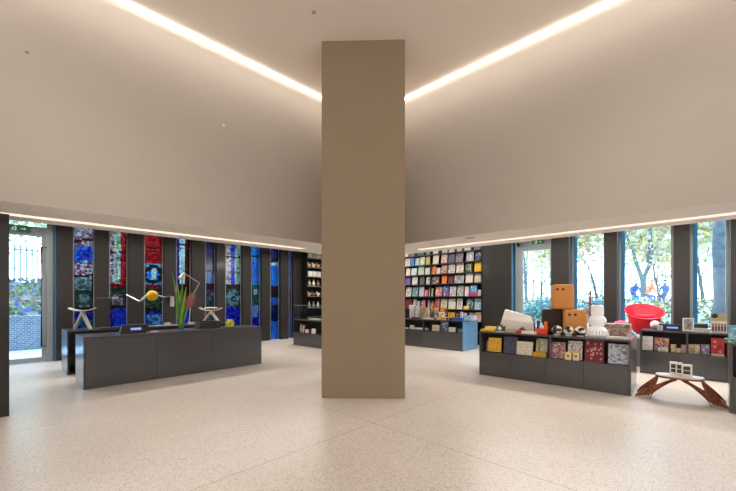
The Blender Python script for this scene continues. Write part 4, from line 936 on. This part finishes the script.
# stools: rounded cubes with two finger holes
def stool(p, z, rot, w, h, mt, lab, dark=False):
    t = thing('cube_stool', lab, 'stool', p, z, rot, 'cube stools with two finger holes')
    MB().box(-w/2, w/2, -w/2, w/2, 0, h).build('stool_body', mt, t, bevel=.045, seg=5)
    for sx_ in (-.095, -.005):
        m = MB(); m.lathe([(0, -.001), (.020, -.001), (.022, .004), (.0, .004)], n=14); m.xf(Matrix.Translation((sx_, -w/2-.0015, h*.80)) @ Matrix.Rotation(math.radians(90), 4, 'X') @ Matrix.Translation((0, 0, -.003)))
        m.build('finger_hole', P((30, 22, 18), .8), t)
    for o in [q for q in bpy.data.objects if q.parent == t and q.name.startswith('stool_body')]:
        for f in o.data.polygons: f.use_smooth = True
    return t
wS = .43
def stp(px, w): return U(px, w)
DK = mat('dark_cork', (52, 38, 34), .7, noise=.15, nscale=80)
pA = stp(551.8, .60); pB = stp(574.3, .50)
stool(pA, hU+.001, angU+.30, .35, .455, DK, 'black brown cube stool with two finger holes on the long unit')
stool(pB, hU+.001, angU+.30, .365, .455, CORK, 'amber cork cube stool under the topmost one, beside the black one')
pC = stp(562.3, .55); stool(pC, hU+.457, angU+.30, .355, .46, CORK, 'amber cork cube stool topmost, stacked across the other two')
# round patched figures
def ball_fig(px, w, lab, cs):
    p = U(px, w); t = thing('patched_ornament', lab, 'ornament', p, hU+.001, angU, 'round patched ornaments')
    MB().lathe([(0, 0), (.055, 0), (.06, .012), (.05, .02), (0, .02)], n=18).build('base', P(cs[0]), t, smooth=True)
    m = MB(); m.ball((0, 0, .095), (.085, .08, .078), 22, 14)
    rr = random.Random(int(px)); pts = [Vector((rr.gauss(0, 1), rr.gauss(0, 1)-.6, rr.gauss(0, 1))).normalized() for _ in range(13)]
    vc = Vector((0, 0, .095))
    for i, f in enumerate(m.f):
        c = sum((Vector(m.v[j]) for j in f), Vector())/len(f)-vc; c.normalize(); k = min(range(13), key=lambda j: (c-pts[j]).length)
        m.c[i] = lin([(236, 232, 226), (30, 28, 30), (236, 232, 226), (240, 236, 230), (34, 30, 30), (236, 230, 220), cs[1], (30, 28, 30), (238, 234, 226), (238, 234, 226), (40, 40, 44), (236, 230, 220), (236, 232, 226)][k])
    m.build('patched_body', PRINT, t, smooth=False)
ball_fig(557, .12, 'round black and white patched ornament next to the orange red box', [(226, 220, 206), (150, 140, 120)])
ball_fig(568.5, .12, 'round patched ornament in the middle of three, with green patch', [(226, 220, 206), (90, 120, 80)])
ball_fig(580, .12, 'round patched ornament beside the white lamp, with blue patch', [(226, 190, 180), (50, 80, 130)])
# white lamp (plain rounded body)
p = U(597.3, .34); t = thing('table_lamp', 'white rounded table lamp with a globe body on the long unit', 'lamp', p, hU+.001, angU)
LW = mat('opal_white', (242, 242, 240), .3, emit=(255, 250, 244), es=.12)
MB().lathe([(0, 0), (.15, 0), (.175, .03), (.16, .10), (.115, .155), (.09, .17), (0, .17)], n=28).build('lamp_base', LW, t, smooth=True)
MB().ball((0, 0, .265), (.135, .12, .115), 26, 16).build('lamp_globe', LW, t, smooth=True)
MB().lathe([(0, .36), (.075, .36), (.095, .38), (.095, .52), (.075, .54), (0, .54)], n=24).build('lamp_top', LW, t, smooth=True)
m = MB()
for k in range(7):
    an = -2.4+k*.28; r1 = .168
    m.tube([(r1*math.cos(an), r1*math.sin(an), .03), (r1*.985*math.cos(an+.05), r1*.985*math.sin(an+.05), .06), (.158*math.cos(an), .158*math.sin(an), .10)], .0045, 5)
m.build('line_print', P((70, 66, 66)), t)
# round printed dishes under? -> patterned basket
p = U(615.8, .50); t = thing('patterned_case', 'brown and pink woven pattern case with lid at the end of the stool unit', 'case', p, hU+.001, angU)
def woven(name, c1, c2):
    m = bpy.data.materials.new(name); m.use_nodes = True; n = m.node_tree.nodes; l = m.node_tree.links
    tcn = n.new('ShaderNodeTexCoord'); ck = n.new('ShaderNodeTexVoronoi'); ck.inputs['Scale'].default_value = 42; l.new(tcn.outputs['Object'], ck.inputs['Vector'])
    r = n.new('ShaderNodeValToRGB'); s_ = n.new('ShaderNodeSeparateColor'); l.new(ck.outputs['Color'], s_.inputs[0]); l.new(s_.outputs[0], r.inputs[0])
    r.color_ramp.elements[0].color = (*lin(c1), 1); r.color_ramp.elements[1].color = (*lin(c2), 1); r.color_ramp.elements[0].position = .3; r.color_ramp.elements[1].position = .7
    l.new(r.outputs[0], n['Principled BSDF'].inputs['Base Color']); n['Principled BSDF'].inputs['Roughness'].default_value = .8; return m
MB().box(-.195, .195, -.11, .11, 0, .16).build('case_body', woven('woven_brown', (140, 112, 100), (190, 160, 148)), t, bevel=.012)
MB().box(-.205, .205, -.12, .12, .162, .225).build('case_lid', woven('woven_grey', (124, 112, 106), (190, 172, 162)), t, bevel=.012)
itemU(606, 627, 337.0, .06, 'white', 'plain', 'leaflet', 'paper', 'white sheet lying before the woven pattern case', .12)
o = itemU(627, 631, 334.4, .16, 'pale grey', 'light', 'gift_box', 'box', 'tiny pale box at the far corner of the stool unit', .05)
# wooden branch stand
p = U(590.2, .80); t = thing('branch_stand', 'small reddish wooden stand with pegs behind the white lamp', 'stand', p, hU+.001, angU)
RW = wood_mat('red_wood', (110, 50, 36), (170, 90, 66))
MB().lathe([(0, 0), (.09, 0), (.09, .015), (0, .018)], n=20).build('stand_base', RW, t, smooth=True)
MB().tube([(0, 0, .015), (0, 0, .80)], .016, 8).build('post', RW, t, smooth=True)
for k, zz in enumerate((.36, .46, .56, .66, .74)):
    sg = 1 if k % 2 else -1; MB().tube([(-.10*sg, .0, zz-.01), (.13*sg, 0, zz+.02)], .009, 6).build('peg', RW, t, smooth=True)

# ================================================================== RED CHAIR + plinth
pc = at(644.3, 8.1); 
o = MB().box(-.33, .45, -.4, .4, 0, .62).build('display_plinth', P((120, 118, 116))); place(o, pc, 0, ang2); tag(o, 'low grey plinth carrying the red cone chair', 'plinth')
t = thing('cone_chair', 'red cone chair with tilted round shell behind the low unit', 'chair', pc, .621, ang2)
RED = mat('red_fabric', (228, 28, 52), .55, noise=.05, nscale=40)
MB().lathe([(0, 0), (.28, 0), (.285, .012), (.27, .02), (0, .022)], n=32).build('base_disc', STEEL, t, smooth=True)
MB().lathe([(.30, .46), (.28, .30), (.20, .14), (.045, .04), (.03, .02), (0, .02)], n=32).build('lower_cone', RED, t, smooth=True)
m = MB(); n = 40; rings = []
# shell: from cone rim outwards to a tilted rim higher at the back/left
prof = [(.30, .46, 0), (.31, .50, .25), (.335, .55, .6), (.375, .60, 1.0), (.365, .605, 1.0), (.325, .555, .6), (.29, .51, .25), (.25, .47, 0), (.0, .465, 0)]
vs = []
for r, z, k in prof:
    for j in range(n):
        an = 2*math.pi*j/n; hgt = .17*math.cos(an-math.radians(108)); vs.append((r*math.cos(an), r*math.sin(an), z+k*(hgt+.02)))
fs = [(i*n+j, i*n+(j+1) % n, (i+1)*n+(j+1) % n, (i+1)*n+j) for i in range(len(prof)-1) for j in range(n)]
m.add(vs, fs); m.build('shell', RED, t, smooth=True)
MB().lathe([(0, .466), (.20, .466), (.225, .50), (.21, .535), (0, .545)], n=28).build('seat_cushion', RED, t, smooth=True)
# pink round seat beside
pk_ = at(621, 8.0); t = thing('pouf', 'pink rounded pouf beside the red cone chair', 'pouf', pk_, 0, ang2)
MB().lathe([(0, 0), (.16, 0), (.18, .02), (.16, .5), (.15, .55), (0, .55)], n=24).build('pedestal', WHITE, t, smooth=True)
MB().lathe([(0, .552), (.17, .552), (.20, .70), (.19, .90), (.12, 1.0), (0, 1.04)], n=28).build('cushion', P((232, 84, 110), .7), t, smooth=True)

# ================================================================== RIGHT UNIT ITEMS
h2 = .885
def item2(px0, px1, yt, w, c, st, name, cat, lab, d=.05, z=h2, tilt=0):
    x0, x1 = sx2(px0, w), sx2(px1, w); p = U2+u2*((x0+x1)/2)+v2*w; return boxy(name, cat, lab, p, z, ang2, x1-x0, max(.012, zy(yt, p.y)-z), d, c, st, tilt)
N2 = 'in the niche of the unit below the red chair'
item2(641, 652.6, 336.4, .07, 'white', 'light', 'book', 'book', 'white printed book '+N2, .03, .462, 6)
item2(654.2, 669, 338, .12, 'dusty pink', 'multi', 'book', 'book', 'multicoloured book with dark photo '+N2, .03, .462, 6)
item2(658, 668, 347.6, .05, 'white', 'redtx', 'booklet', 'booklet', 'low white and red booklet before the multicoloured book', .02, .462, 4)
for i, (x0, x1, y, c, st, lb) in enumerate(((670.6, 676, 344.6, 'olive yellow', 'light', 'olive box '+N2), (676.4, 680.6, 348.5, 'cream', 'yellow', 'tiny cream box '+N2), (681, 686, 345, 'dusty pink', 'light', 'small pink box '+N2),
      (688.4, 693.6, 344.6, 'beige', 'warm', 'small beige printed box '+N2), (694, 699.8, 344.6, 'tan', 'light', 'small tan printed box '+N2), (701, 709.6, 344.8, 'mauve grey', 'cool', 'small grey blue printed book '+N2))):
    item2(x0, x1, y, .07, c, st, 'gift_box', 'box', lb, .05, .462, 3)
item2(711, 724.6, 338.4, .10, 'red', 'redtx', 'book', 'book', 'large crimson book '+N2, .03, .462, 6)
item2(711, 724.6, 354.2, .04, 'pale pink', 'light', 'book', 'book', 'pale pink book lying before the large crimson book', .05, .462)
# screen on the unit
def tv(p, z, rot, w, h, lab):
    t = thing('display_tray', lab, 'display', p, z, rot)
    m = MB(); m.add([(-w/2, 0, 0), (w/2, 0, 0), (w/2, .14, 0), (-w/2, .14, 0), (-w/2+.045, .03, h), (w/2-.045, .03, h), (w/2-.045, .12, h), (-w/2+.045, .12, h)], [(0, 3, 2, 1), (4, 5, 6, 7), (0, 1, 5, 4), (1, 2, 6, 5), (2, 3, 7, 6), (3, 0, 4, 7)])
    m.build('housing', BLACK, t, bevel=.004)
    m = MB(); g = h/7; y0 = .03/h
    x = -w*.16
    for k in range(8):
        ww = w*.034; z0, z1 = h*.36, h*.62
        m.quad((x, y0*z0-.001, z0), (x+ww, y0*z0-.001, z0), (x+ww, y0*z1-.001, z1), (x, y0*z1-.001, z1)); x += w*.043
    m.build('lit_text', emis('blue_screen_text', (.25, .35, 1), 1.6), t); return t
tv(U2+u2*sx2(672, .16)+v2*.16, h2+.001, ang2, .50, .125, 'black screen block with small blue lit letters before the red chair')
item2(656.8, 662.4, 325.6, .06, 'pale grey', 'light', 'gift_box', 'box', 'tiny pale grey box beside the black screen block', .06)
o = MB().ball((0, 0, .09), (.085, .085, .09), 18, 12).build('glass_float', P((236, 232, 236), .2), smooth=True); place(o, U2+u2*sx2(655, .40)+v2*.40, h2, ang2); tag(o, 'white round ball ornament behind the tiny grey box', 'ornament')
# framed picture
x0, x1 = sx2(682.4, .10), sx2(694, .10); p = U2+u2*((x0+x1)/2)+v2*.10; t = thing('picture_frame', 'white framed grey picture between black screen block and black box', 'picture', p, h2+.012, ang2); W_ = x1-x0; H_ = zy(318, p.y)-h2-.01
t.rotation_euler = (-math.radians(6), 0, ang2)
m = MB(); m.box(-W_/2, W_/2, 0, .02, 0, .02); m.box(-W_/2, W_/2, 0, .02, H_-.02, H_); m.box(-W_/2, -W_/2+.02, 0, .02, .02, H_-.02); m.box(W_/2-.02, W_/2, 0, .02, .02, H_-.02); m.build('frame', WHITE, t)
m = MB(); cover(m, W_-.038, H_-.038, .008, 'grey', 'dark', random.Random(3)); m.xf(Matrix.Translation((0, .008, .019))); m.build('print', PRINT, t)
item2(694.6, 710.6, 328.4, .10, 'white', 'light', 'gift_box', 'box', 'flat white box under the black pouch', .24)
x0, x1 = sx2(694.6, .16), sx2(705.4, .16); p = U2+u2*((x0+x1)/2)+v2*.16; o = MB().box(-.115, .115, 0, .1, 0, .09).build('pouch', BLACK, bevel=.025, seg=3); place(o, p, zy(328.4, U2.y)-.0 if False else h2+.075, ang2); tag(o, 'black rounded pouch lying on the flat white box', 'pouch')
# postcard box
x0, x1 = sx2(711.2, .10), sx2(727, .10); p = U2+u2*((x0+x1)/2)+v2*.10; W_ = x1-x0
t = thing('figure_set', 'beige box with a row of five small printed figures on the low unit', 'box', p, h2+.001, ang2)
hF = zy(322, p.y)-h2; hB = zy(313, p.y)-h2
MB().box(-W_/2, W_/2, .0, .05, 0, hF).build('carton', P((226, 214, 198)), t); MB().box(-W_/2, W_/2, .055, .08, 0, hB).build('back_card', P((176, 168, 140)), t)
m = MB()
for k in range(5): x = -W_*.38+k*W_*.19; m.box(x-.012, x+.012, -.002, 0, hF*.18, hF*.62); m.lathe([(0, 0), (.011, 0), (.011, .002), (0, .002)], n=8) if False else None; m.box(x-.009, x+.009, -.002, 0, hF*.66, hF*.85)
m.build('printed_figures', P((90, 60, 54)), t)
MB().ball((-W_*.28, .05, hB-.055), (.045, .012, .045), 14, 8).build('dark_print', P((50, 44, 34)), t, smooth=True)
# items on the edge unit
def on4(px, w): return U4+u2*hit(px, U4+v2*w, u2)+v2*w
boxy('gift_box', 'box', 'blue and white box on the unit at the picture edge', on4(734.5, .75), .92, ang2, .12, .20, .08, 'cyan', 'light')
boxy('book', 'book', 'green and white flat book on the unit at the picture edge', on4(733, .10), .92, ang2, .16, .05, .2, 'green', 'light')
# ================================================================== WOODEN BENCH
f1 = ground(641, 396); f2 = ground(722, 407.5); c = (f1+f2)/2; dv = (f2-f1); angB = math.atan2(dv.y, dv.x); HL = dv.length/2
t = thing('slatted_bench', 'brown slatted wooden bench with splayed fan legs on the terrazzo', 'bench', c, 0, angB)
zs = .37; TL = .27
m = MB(); pts = []
n = 28
for j in range(n):
    an = 2*math.pi*j/n; pts.append((TL*math.copysign(abs(math.cos(an))**.7, math.cos(an)), .15*math.copysign(abs(math.sin(an))**.7, math.sin(an))))
m.prism(pts, zs, zs+.012); m.build('seat_top', P((226, 228, 232), .3), t)
MB().prism([(q[0]*1.01, q[1]*1.01) for q in pts], zs-.028, zs-.001).build('seat_board', TEAK, t)
def slat(sg, y0, y1, x0, x1, z1, thick=.012, wd=.05, z0=.0):
    pts = []; N = 7
    for k in range(N):
        f = k/(N-1); x = x0+(x1-x0)*f; y = y0+(y1-y0)*f; z = z0+(z1-z0)*(f**.85) ; pts.append((sg*x, y, z))
    m = MB(); vs = []
    for (x, y, z) in pts: vs += [(x, y-thick/2, z), (x, y+thick/2, z), (x, y+thick/2, z+wd), (x, y-thick/2, z+wd)]
    fs = [(0, 1, 2, 3), tuple((N-1)*4+q for q in (3, 2, 1, 0))]
    for k in range(N-1):
        for q in range(4): fs.append((k*4+q, (k+1)*4+q, (k+1)*4+(q+1) % 4, k*4+(q+1) % 4))
    m.add(vs, fs).build('leg_slat', TEAK, t)
for sg in (-1, 1):
    for k in range(7):
        y = -.15+.05*k
        slat(sg, y*1.05, -y*.55, HL+.06-.03*k, .02+.01*k, zs-.075, z0=.004)         # low raking slats crossing to the middle
    for k in range(6):
        y = -.14+.056*k
        slat(sg, y*1.3, y*.9, HL-.12+.035*k, TL-.03, zs-.072, wd=.045, z0=.004)
# cards on bench
for i, (x0, x1, yt, yy) in enumerate(((669.6, 677, 361.8, .02), (675.8, 682.6, 362.6, .0), (681.4, 692.4, 364.4, -.04))):
    O = c+Vector((-dv.y, dv.x)).normalized()*yy; uu = dv.normalized(); sa = hit(x0, O, uu); sb_ = hit(x1, O, uu); p = O+uu*((sa+sb_)/2); W_ = sb_-sa; H_ = zy(yt, p.y)-zs-.013
    t = thing('card_pack', ['white framed box of dark prints on the bench, smallest and furthest back', 'white framed box of dark prints in the middle of three on the bench', 'white framed box of dark prints on the bench, widest and in front'][i], 'box', p, zs+.013, angB, 'white framed boxes on the bench')
    MB().box(-W_/2, W_/2, 0, .03, 0, H_).build('box_body', P((236, 232, 222)), t, bevel=.003)
    m = MB(); m.box(-W_*.32, W_*.32, -.002, .0, H_*.2, H_*.46); m.box(-W_*.32, W_*.32, -.002, 0, H_*.52, H_*.82); m.build('dark_print', P((60, 52, 50)), t)

# ================================================================== COUNTER ITEMS, LEFT
CT = .88
def onC1(px, w): return C1+a*hit(px, C1+b*w, a)+b*w
def onC2(px, w): return C2+a*hit(px, C2+b*w, a)+b*w
# till screens
p = onC1(136, .20); t = tv(p, CT+.001, ANG_L, .50, .16, 'black wedge till with blue lit display on the sales counter'); t.name = 'till'
p = onC1(209.5, .40); t = thing('till', 'black low till under the cream stool on the sales counter', 'till', p, CT+.001, ANG_L)
MB().add([(-.24, 0, 0), (.24, 0, 0), (.24, .26, 0), (-.24, .26, 0), (-.17, .04, .13), (.24, .04, .10), (.24, .22, .10), (-.17, .22, .13)], [(0, 3, 2, 1), (4, 5, 6, 7), (0, 1, 5, 4), (1, 2, 6, 5), (2, 3, 7, 6), (3, 0, 4, 7)]).build('housing', BLACK, t, bevel=.006)
MB().box(-.20, .20, -.015, 0, .002, .02).build('tray_lip', P((40, 40, 44)), t)
# butterfly stools
def fstool(p, z, rot, w, hh, c, lab, flatseat=False):
    t = thing('folding_stool', lab, 'stool', p, z, rot); N = 12
    M_ = P(c, .4)
    m = MB(); vs = []; fs = []
    for k in range(N+1):
        x = -w/2+w*k/N; u = abs(2*x/w); zz = hh-.05+(.055*u**2.5 if not flatseat else .0)
        if flatseat: zz = hh-.025
        for y in (-.13, .13): vs += [(x, y, zz), (x, y, zz+.02)]
    for k in range(N):
        q = k*4; fs += [(q, q+4, q+6, q+2), (q+1, q+3, q+7, q+5), (q, q+1, q+5, q+4), (q+2, q+6, q+7, q+3)]
    fs += [(0, 2, 3, 1), (N*4, N*4+1, N*4+3, N*4+2)]
    m.add(vs, fs).build('seat', M_, t, smooth=True)
    for sg in (-1, 1):
        m = MB(); vs = []
        for (x, z_) in ((sg*w*.34, 0), (sg*w*.26, 0), (-sg*w*.06, hh-.055), (sg*w*.03, hh-.055)):
            for y in ((-.10, .10) if sg > 0 else (-.085, .085)): vs.append((x, y, z_))
        m.add(vs, [(0, 1, 3, 2), (2, 3, 5, 4), (4, 5, 7, 6), (6, 7, 1, 0), (0, 2, 4, 6), (1, 7, 5, 3)]).build('leg', M_, t, bevel=.004)
    return t
p = onC2(82.5, .40); fstool(p, CT+.001, ANG_L-.35, .44, .43, (226, 224, 218), 'white curved seat stool with crossed legs on the rear counter')
p = onC1(211, .56); fstool(p, CT+.155, ANG_L-.6, .46, .27, (226, 212, 190), 'cream flat topped stool with crossed legs above the low till')
o = MB().box(-.2, .2, -.12, .12, 0, .153).build('riser_block', BLACK); place(o, onC1(211, .60), CT+.001, ANG_L-.6); tag(o, 'black riser block under the cream stool', 'riser')
p = onC1(211, .56); o = MB().ball((0, 0, .02), (.15, .10, .02), 16, 8).build('dish', P((236, 226, 208), .4), smooth=True); place(o, p, CT+.155+.268, ANG_L-.6); tag(o, 'small cream dish on the flat topped stool', 'dish')
# bowl of lemons
p = onC1(229.7, .14); t = thing('glass_bowl', 'clear glass bowl of yellow fruit at the counter end', 'bowl', p, CT+.001, ANG_L)
MB().lathe([(0, 0), (.09, 0), (.125, .05), (.132, .12), (.115, .20), (.110, .20), (.126, .12), (.12, .052), (.085, .006), (0, .006)], n=28).build('bowl', GLASS, t, smooth=True)
rr = random.Random(4); k = 0
for z_, r_, cnt in ((.042, .055, 5), (.10, .062, 5), (.155, .03, 2)):
    for j in range(cnt):
        an = 2*math.pi*j/cnt+z_*20; o = MB().ball((0, 0, 0), (.042, .034, .034), 12, 8).build('lemon', P([(236, 214, 40), (214, 220, 60), (240, 200, 30)][k % 3], .4), smooth=True)
        q = p+Vector((math.cos(an), math.sin(an)))*r_; place(o, q, CT+z_, an); lv = ['bottom', 'middle', 'top'][[.042, .10, .155].index(z_)]
        tag(o, 'yellow lemon in the %s layer of the glass bowl on the counter' % lv, 'lemon', 'lemons in the glass bowl, %s layer' % lv); k += 1
# vase of leaves
p = onC1(181, .22); t = thing('glass_vase', 'tall clear cylinder vase on the sales counter', 'vase', p, CT+.001, ANG_L)
MB().lathe([(0, 0), (.062, 0), (.062, .30), (.057, .30), (.057, .012), (0, .012)], n=28).build('vase_wall', GLASS, t, smooth=True)
MB().lathe([(0, .013), (.055, .013), (.055, .16), (0, .16)], n=24).build('water', mat('vase_water', (214, 220, 206), .05), t, smooth=True) if False else None
LG = [P((106, 160, 50), .4), P((150, 186, 76), .4), P((74, 130, 46), .4)]
k = 0
def blade(p0, tip, wd, m_, lab, cat='leaf', name='palm_leaf', curl=.1):
    m = MB(); N = 9; p0 = Vector(p0); tip = Vector(tip); d = tip-p0; side = d.cross(Vector((a.y, -a.x, 0))).normalized(); vs = []
    for j in range(N+1):
        f = j/N; q = p0+d*f+Vector((0, 0, -curl*f*f*.3))+Vector((d.x, d.y, 0))*curl*f*f; w_ = wd*math.sin(math.pi*min(1, .12+f*.88))**.8+.002
        vs += [q-side*w_, q+Vector((0, 0, .0))+Vector((b.x, b.y, 0))*w_*.35, q+side*w_]
    fs = []
    for j in range(N): k3 = j*3; fs += [(k3, k3+3, k3+4, k3+1), (k3+1, k3+4, k3+5, k3+2)]
    m.add(vs, fs); o = m.build(name, m_, smooth=True); md = o.modifiers.new('solid', 'SOLIDIFY'); md.thickness = .002
    o.location = (p.x, p.y, CT+.0); return tag(o, lab, cat, 'leaves and blooms in the glass vase')
def rel(px, y, dd=0): d = p.y+dd; q = at(px, d); return Vector((q.x-p.x, q.y-p.y, zy(y, d)-CT))
def stemp(i): an = i*1.1; return (math.cos(an)*.025, math.sin(an)*.025, .03)
tips = [(172.8, 272), (177.5, 281), (182.5, 279), (176, 292), (186, 286), (179, 300), (184, 297), (181, 289), (187.5, 300)]
for i, (x, y) in enumerate(tips):
    blade(stemp(i), rel(x, y, R_.uniform(-.05, .05)), [.012, .016, .026, .028, .026, .03, .036, .036, .026][i], LG[i % 3], ['thin pale green blade reaching highest out of the vase', 'narrow green blade just behind the highest one in the vase', 'tall upright green leaf in the centre of the vase', 'green leaf bending towards the till in the vase', 'tall green leaf beside the coral bloom', 'short wide green leaf low on the till side of the vase', 'wide green leaf low in the vase before the bloom', 'broad green leaf standing mid height in the vase', 'short green leaf under the coral bloom'][i], curl=.05)
# coral bloom: many petals on a stem
q0 = rel(190, 301); t = thing('coral_bloom', 'large coral pink spiky bloom leaning out of the vase', 'flower', p, CT, 0, 'leaves and blooms in the glass vase')
MB().tube([(.01, .01, .03), tuple(q0*.5+Vector((0, 0, -.02))), tuple(q0)], .006, 6).build('stem', LG[1], t)
m = MB(); ax = (q0-Vector((0, 0, .1))).normalized()
for k in range(34):
    an = k*2.4; lv = k/34; s1_ = ax.cross(Vector((0, 0, 1))).normalized(); s2_ = ax.cross(s1_).normalized(); out = (s1_*math.cos(an)+s2_*math.sin(an))
    st = q0-ax*(.20*lv); en = st+out*(.06+.07*lv)+ax*(.19-.04*lv); sd = out.cross(ax).normalized()*.022
    m.add([st-sd*.5, st+sd*.5, (st+en)/2+sd, en, (st+en)/2-sd], [(0, 1, 2, 3, 4)])
o = m.build('petal_head', P((186, 124, 100), .6), t); md = o.modifiers.new('solid', 'SOLIDIFY'); md.thickness = .002
# small white boxes and papers
boxy('card_reader', 'card reader', 'small white card reader behind the flower vase', onC2(168, .12), CT, ANG_L, .12, .07, .1, 'white', 'light')
boxy('gift_box', 'box', 'small white box on the rear counter between vase and cream stool', onC2(192, .10), CT, ANG_L, .14, .06, .1, 'white', 'plain')
boxy('leaflet', 'paper', 'white papers lying on the rear counter behind the till', onC2(158, .06), CT, ANG_L, .9, .012, .25, 'pale grey', 'plain')
boxy('leaflet', 'paper', 'small pink and white leaflet beside the black wedge till', onC1(153, .16), CT, ANG_L, .2, .014, .12, 'pale pink', 'redtx')
boxy('keyboard', 'keyboard', 'flat dark tray on the rear counter beside the white stool', onC2(116, .08), CT, ANG_L, .5, .025, .2, 'charcoal', 'dark')
# desk lamps on rear counter
def q2(px, y, w): v = onC2(px, w); return Vector((v.x, v.y, zy(y, v.y)))
def lamp(lab, px, w, baseM, name='desk_lamp'):
    p = onC2(px, w); t = thing(name, lab, 'lamp', p, CT+.001, 0, 'desk lamps on the rear counter')
    MB().lathe([(0, 0), (.075, 0), (.075, .012), (.01, .02), (0, .02)], n=24).build('lamp_base', baseM, t, smooth=True)
    return t, (lambda px_, y_, w_=w: tuple(q2(px_, y_, w_)-Vector((p.x, p.y, CT+.001))))
t, g = lamp('slim black lamp with thin level arm on the rear counter', 109.5, .30, BLACK)
MB().tube([(0, 0, .015), g(109.5, 298)], .008, 8).build('stem', BLACK, t); MB().tube([g(96, 298), g(113, 298)], .007, 6).build('arm', P((120, 116, 110)), t); MB().tube([g(112, 298.4), g(118.5, 298.4)], .022, 10).build('lamp_head', P((170, 160, 160)), t, smooth=True)
t, g = lamp('silver lamp with V shaped folded arms on the rear counter', 139, .30, STEEL)
def strap(m, A, B_, w_, th=.012):
    A = Vector(A); B_ = Vector(B_); m.tube([A, A+(B_-A)*.5, B_], [th, w_, w_*.9], 4)
MB().tube([(0, 0, .015), g(139, 302)], .006, 8).build('stem', BLACK, t)
m = MB(); strap(m, g(126, 294.6), g(139.2, 301.5), .022); m.build('upper_arm', STEEL, t); m = MB(); strap(m, g(139, 301.5), g(148.5, 294.6), .034); m.build('lamp_head', STEEL, t)
t, g = lamp('yellow ball lamp on a thin stem on the rear counter', 152, .30, BLACK, 'ball_lamp')
MB().tube([(0, 0, .015), g(152, 301)], .006, 8).build('stem', BLACK, t)
m = MB(); c0 = g(152.2, 295.6); m.ball(c0, .125, 20, 14); m.build('globe_shade', mat('yellow_shade', (244, 186, 20), .6, bump=.6, nscale=60), t, smooth=True)
t, g = lamp('black angular lamp with white cylinder head on the rear counter', 164, .30, BLACK)
MB().tube([(0, 0, .015), g(164, 297)], .008, 8).build('stem', BLACK, t); MB().tube([g(157.5, 296), g(165, 297.6), g(171, 296)], .035, 4).build('arm', BLACK, t)
MB().tube([g(168, 297), g(168, 303.5)], .032, 4).build('joint', BLACK, t); MB().tube([g(172, 296.5), g(172, 306.5)], .045, 14).build('lamp_head', WHITE, t, smooth=True)
t, g = lamp('silver jointed lamp with small cone head behind the flowers', 189, .30, STEEL)
LG_ = P((196, 198, 200), .35)
MB().tube([(0, 0, .015), g(191.5, 297), g(199.5, 283)], .010, 8).build('lower_arm', LG_, t, smooth=True); MB().tube([g(199.5, 283), g(183.5, 273)], .011, 8).build('upper_arm', LG_, t, smooth=True)
MB().ball(g(199.5, 283), .02, 10, 8).build('elbow_joint', P((90, 90, 94)), t, smooth=True)
m = MB(); A = Vector(g(184.5, 272.5)); B_ = Vector(g(181.2, 279)); m.tube([A, A+(B_-A)*.3, B_], [.02, .045, .085], 16); m.build('lamp_head', LG_, t, smooth=True)

# ---- small fittings
def disc(name, lab, cat, loc, nrm, r, c):
    o = MB().lathe([(0, 0), (r, 0), (r*.9, .012), (0, .016)], n=20).build(name, P(c), smooth=True); o.location = loc; o.rotation_euler = Vector(nrm).to_track_quat('Z', 'Y').to_euler(); return tag(o, lab, cat)
def wallpt(px, py, p, d):
    s = hit(px, p, d); q = p+d*s; return (q.x, q.y, zy(py, q.y))
disc('wall_sensor', 'tiny white round sensor on the beige wall near the column', 'sensor', wallpt(223.5, 125.5, pL, dL), (-nL.x, -nL.y, 0), .018, (240, 236, 230))
disc('wall_sensor', 'tiny dark round sensor high on the beige wall', 'sensor', wallpt(27, 52, pL, dL), (-nL.x, -nL.y, 0), .016, (160, 145, 132))
q = at(314, F*(CEIL-EYE)/(HZ-12)); disc('smoke_detector', 'tiny round smoke detector on the beige ceiling', 'smoke detector', (q.x, q.y, CEIL), (0, 0, -1), .03, (180, 165, 150))
q = at(470, F*(SOF-EYE)/(HZ-237.5)); disc('ceiling_speaker', 'flat round grille set in the soffit beside the light line', 'speaker', (q.x, q.y, SOF), (0, 0, -1), .09, (196, 184, 172))

# pieces that belong to a part become its sub-parts
SUB = {'door_handle': 'door_leaf', 'printed_figures': 'carton', 'tray_lip': 'housing', 'lens': 'camera_body', 'viewfinder': 'camera_body',
       'line_print': 'lamp_base', 'grey_edge': 'shell', 'dark_stud': 'shell', 'seat_cushion': 'shell', 'elbow_joint': 'lower_arm', 'peg': 'post', 'glass_edge': 'glass_case', 'hand': 'body', 'sky_reflection_strip': 'none'}
for o in list(bpy.data.objects):
    k = o.name.split('.')[0]
    if k in SUB and o.parent:
        for q in bpy.data.objects:
            if q.parent == o.parent and q.name.split('.')[0] == SUB[k]: o.parent = q; break
for o in bpy.data.objects:
    if 'label' in o and len(str(o['label']).split()) > 16: print('LONG', o.name, o['label'])
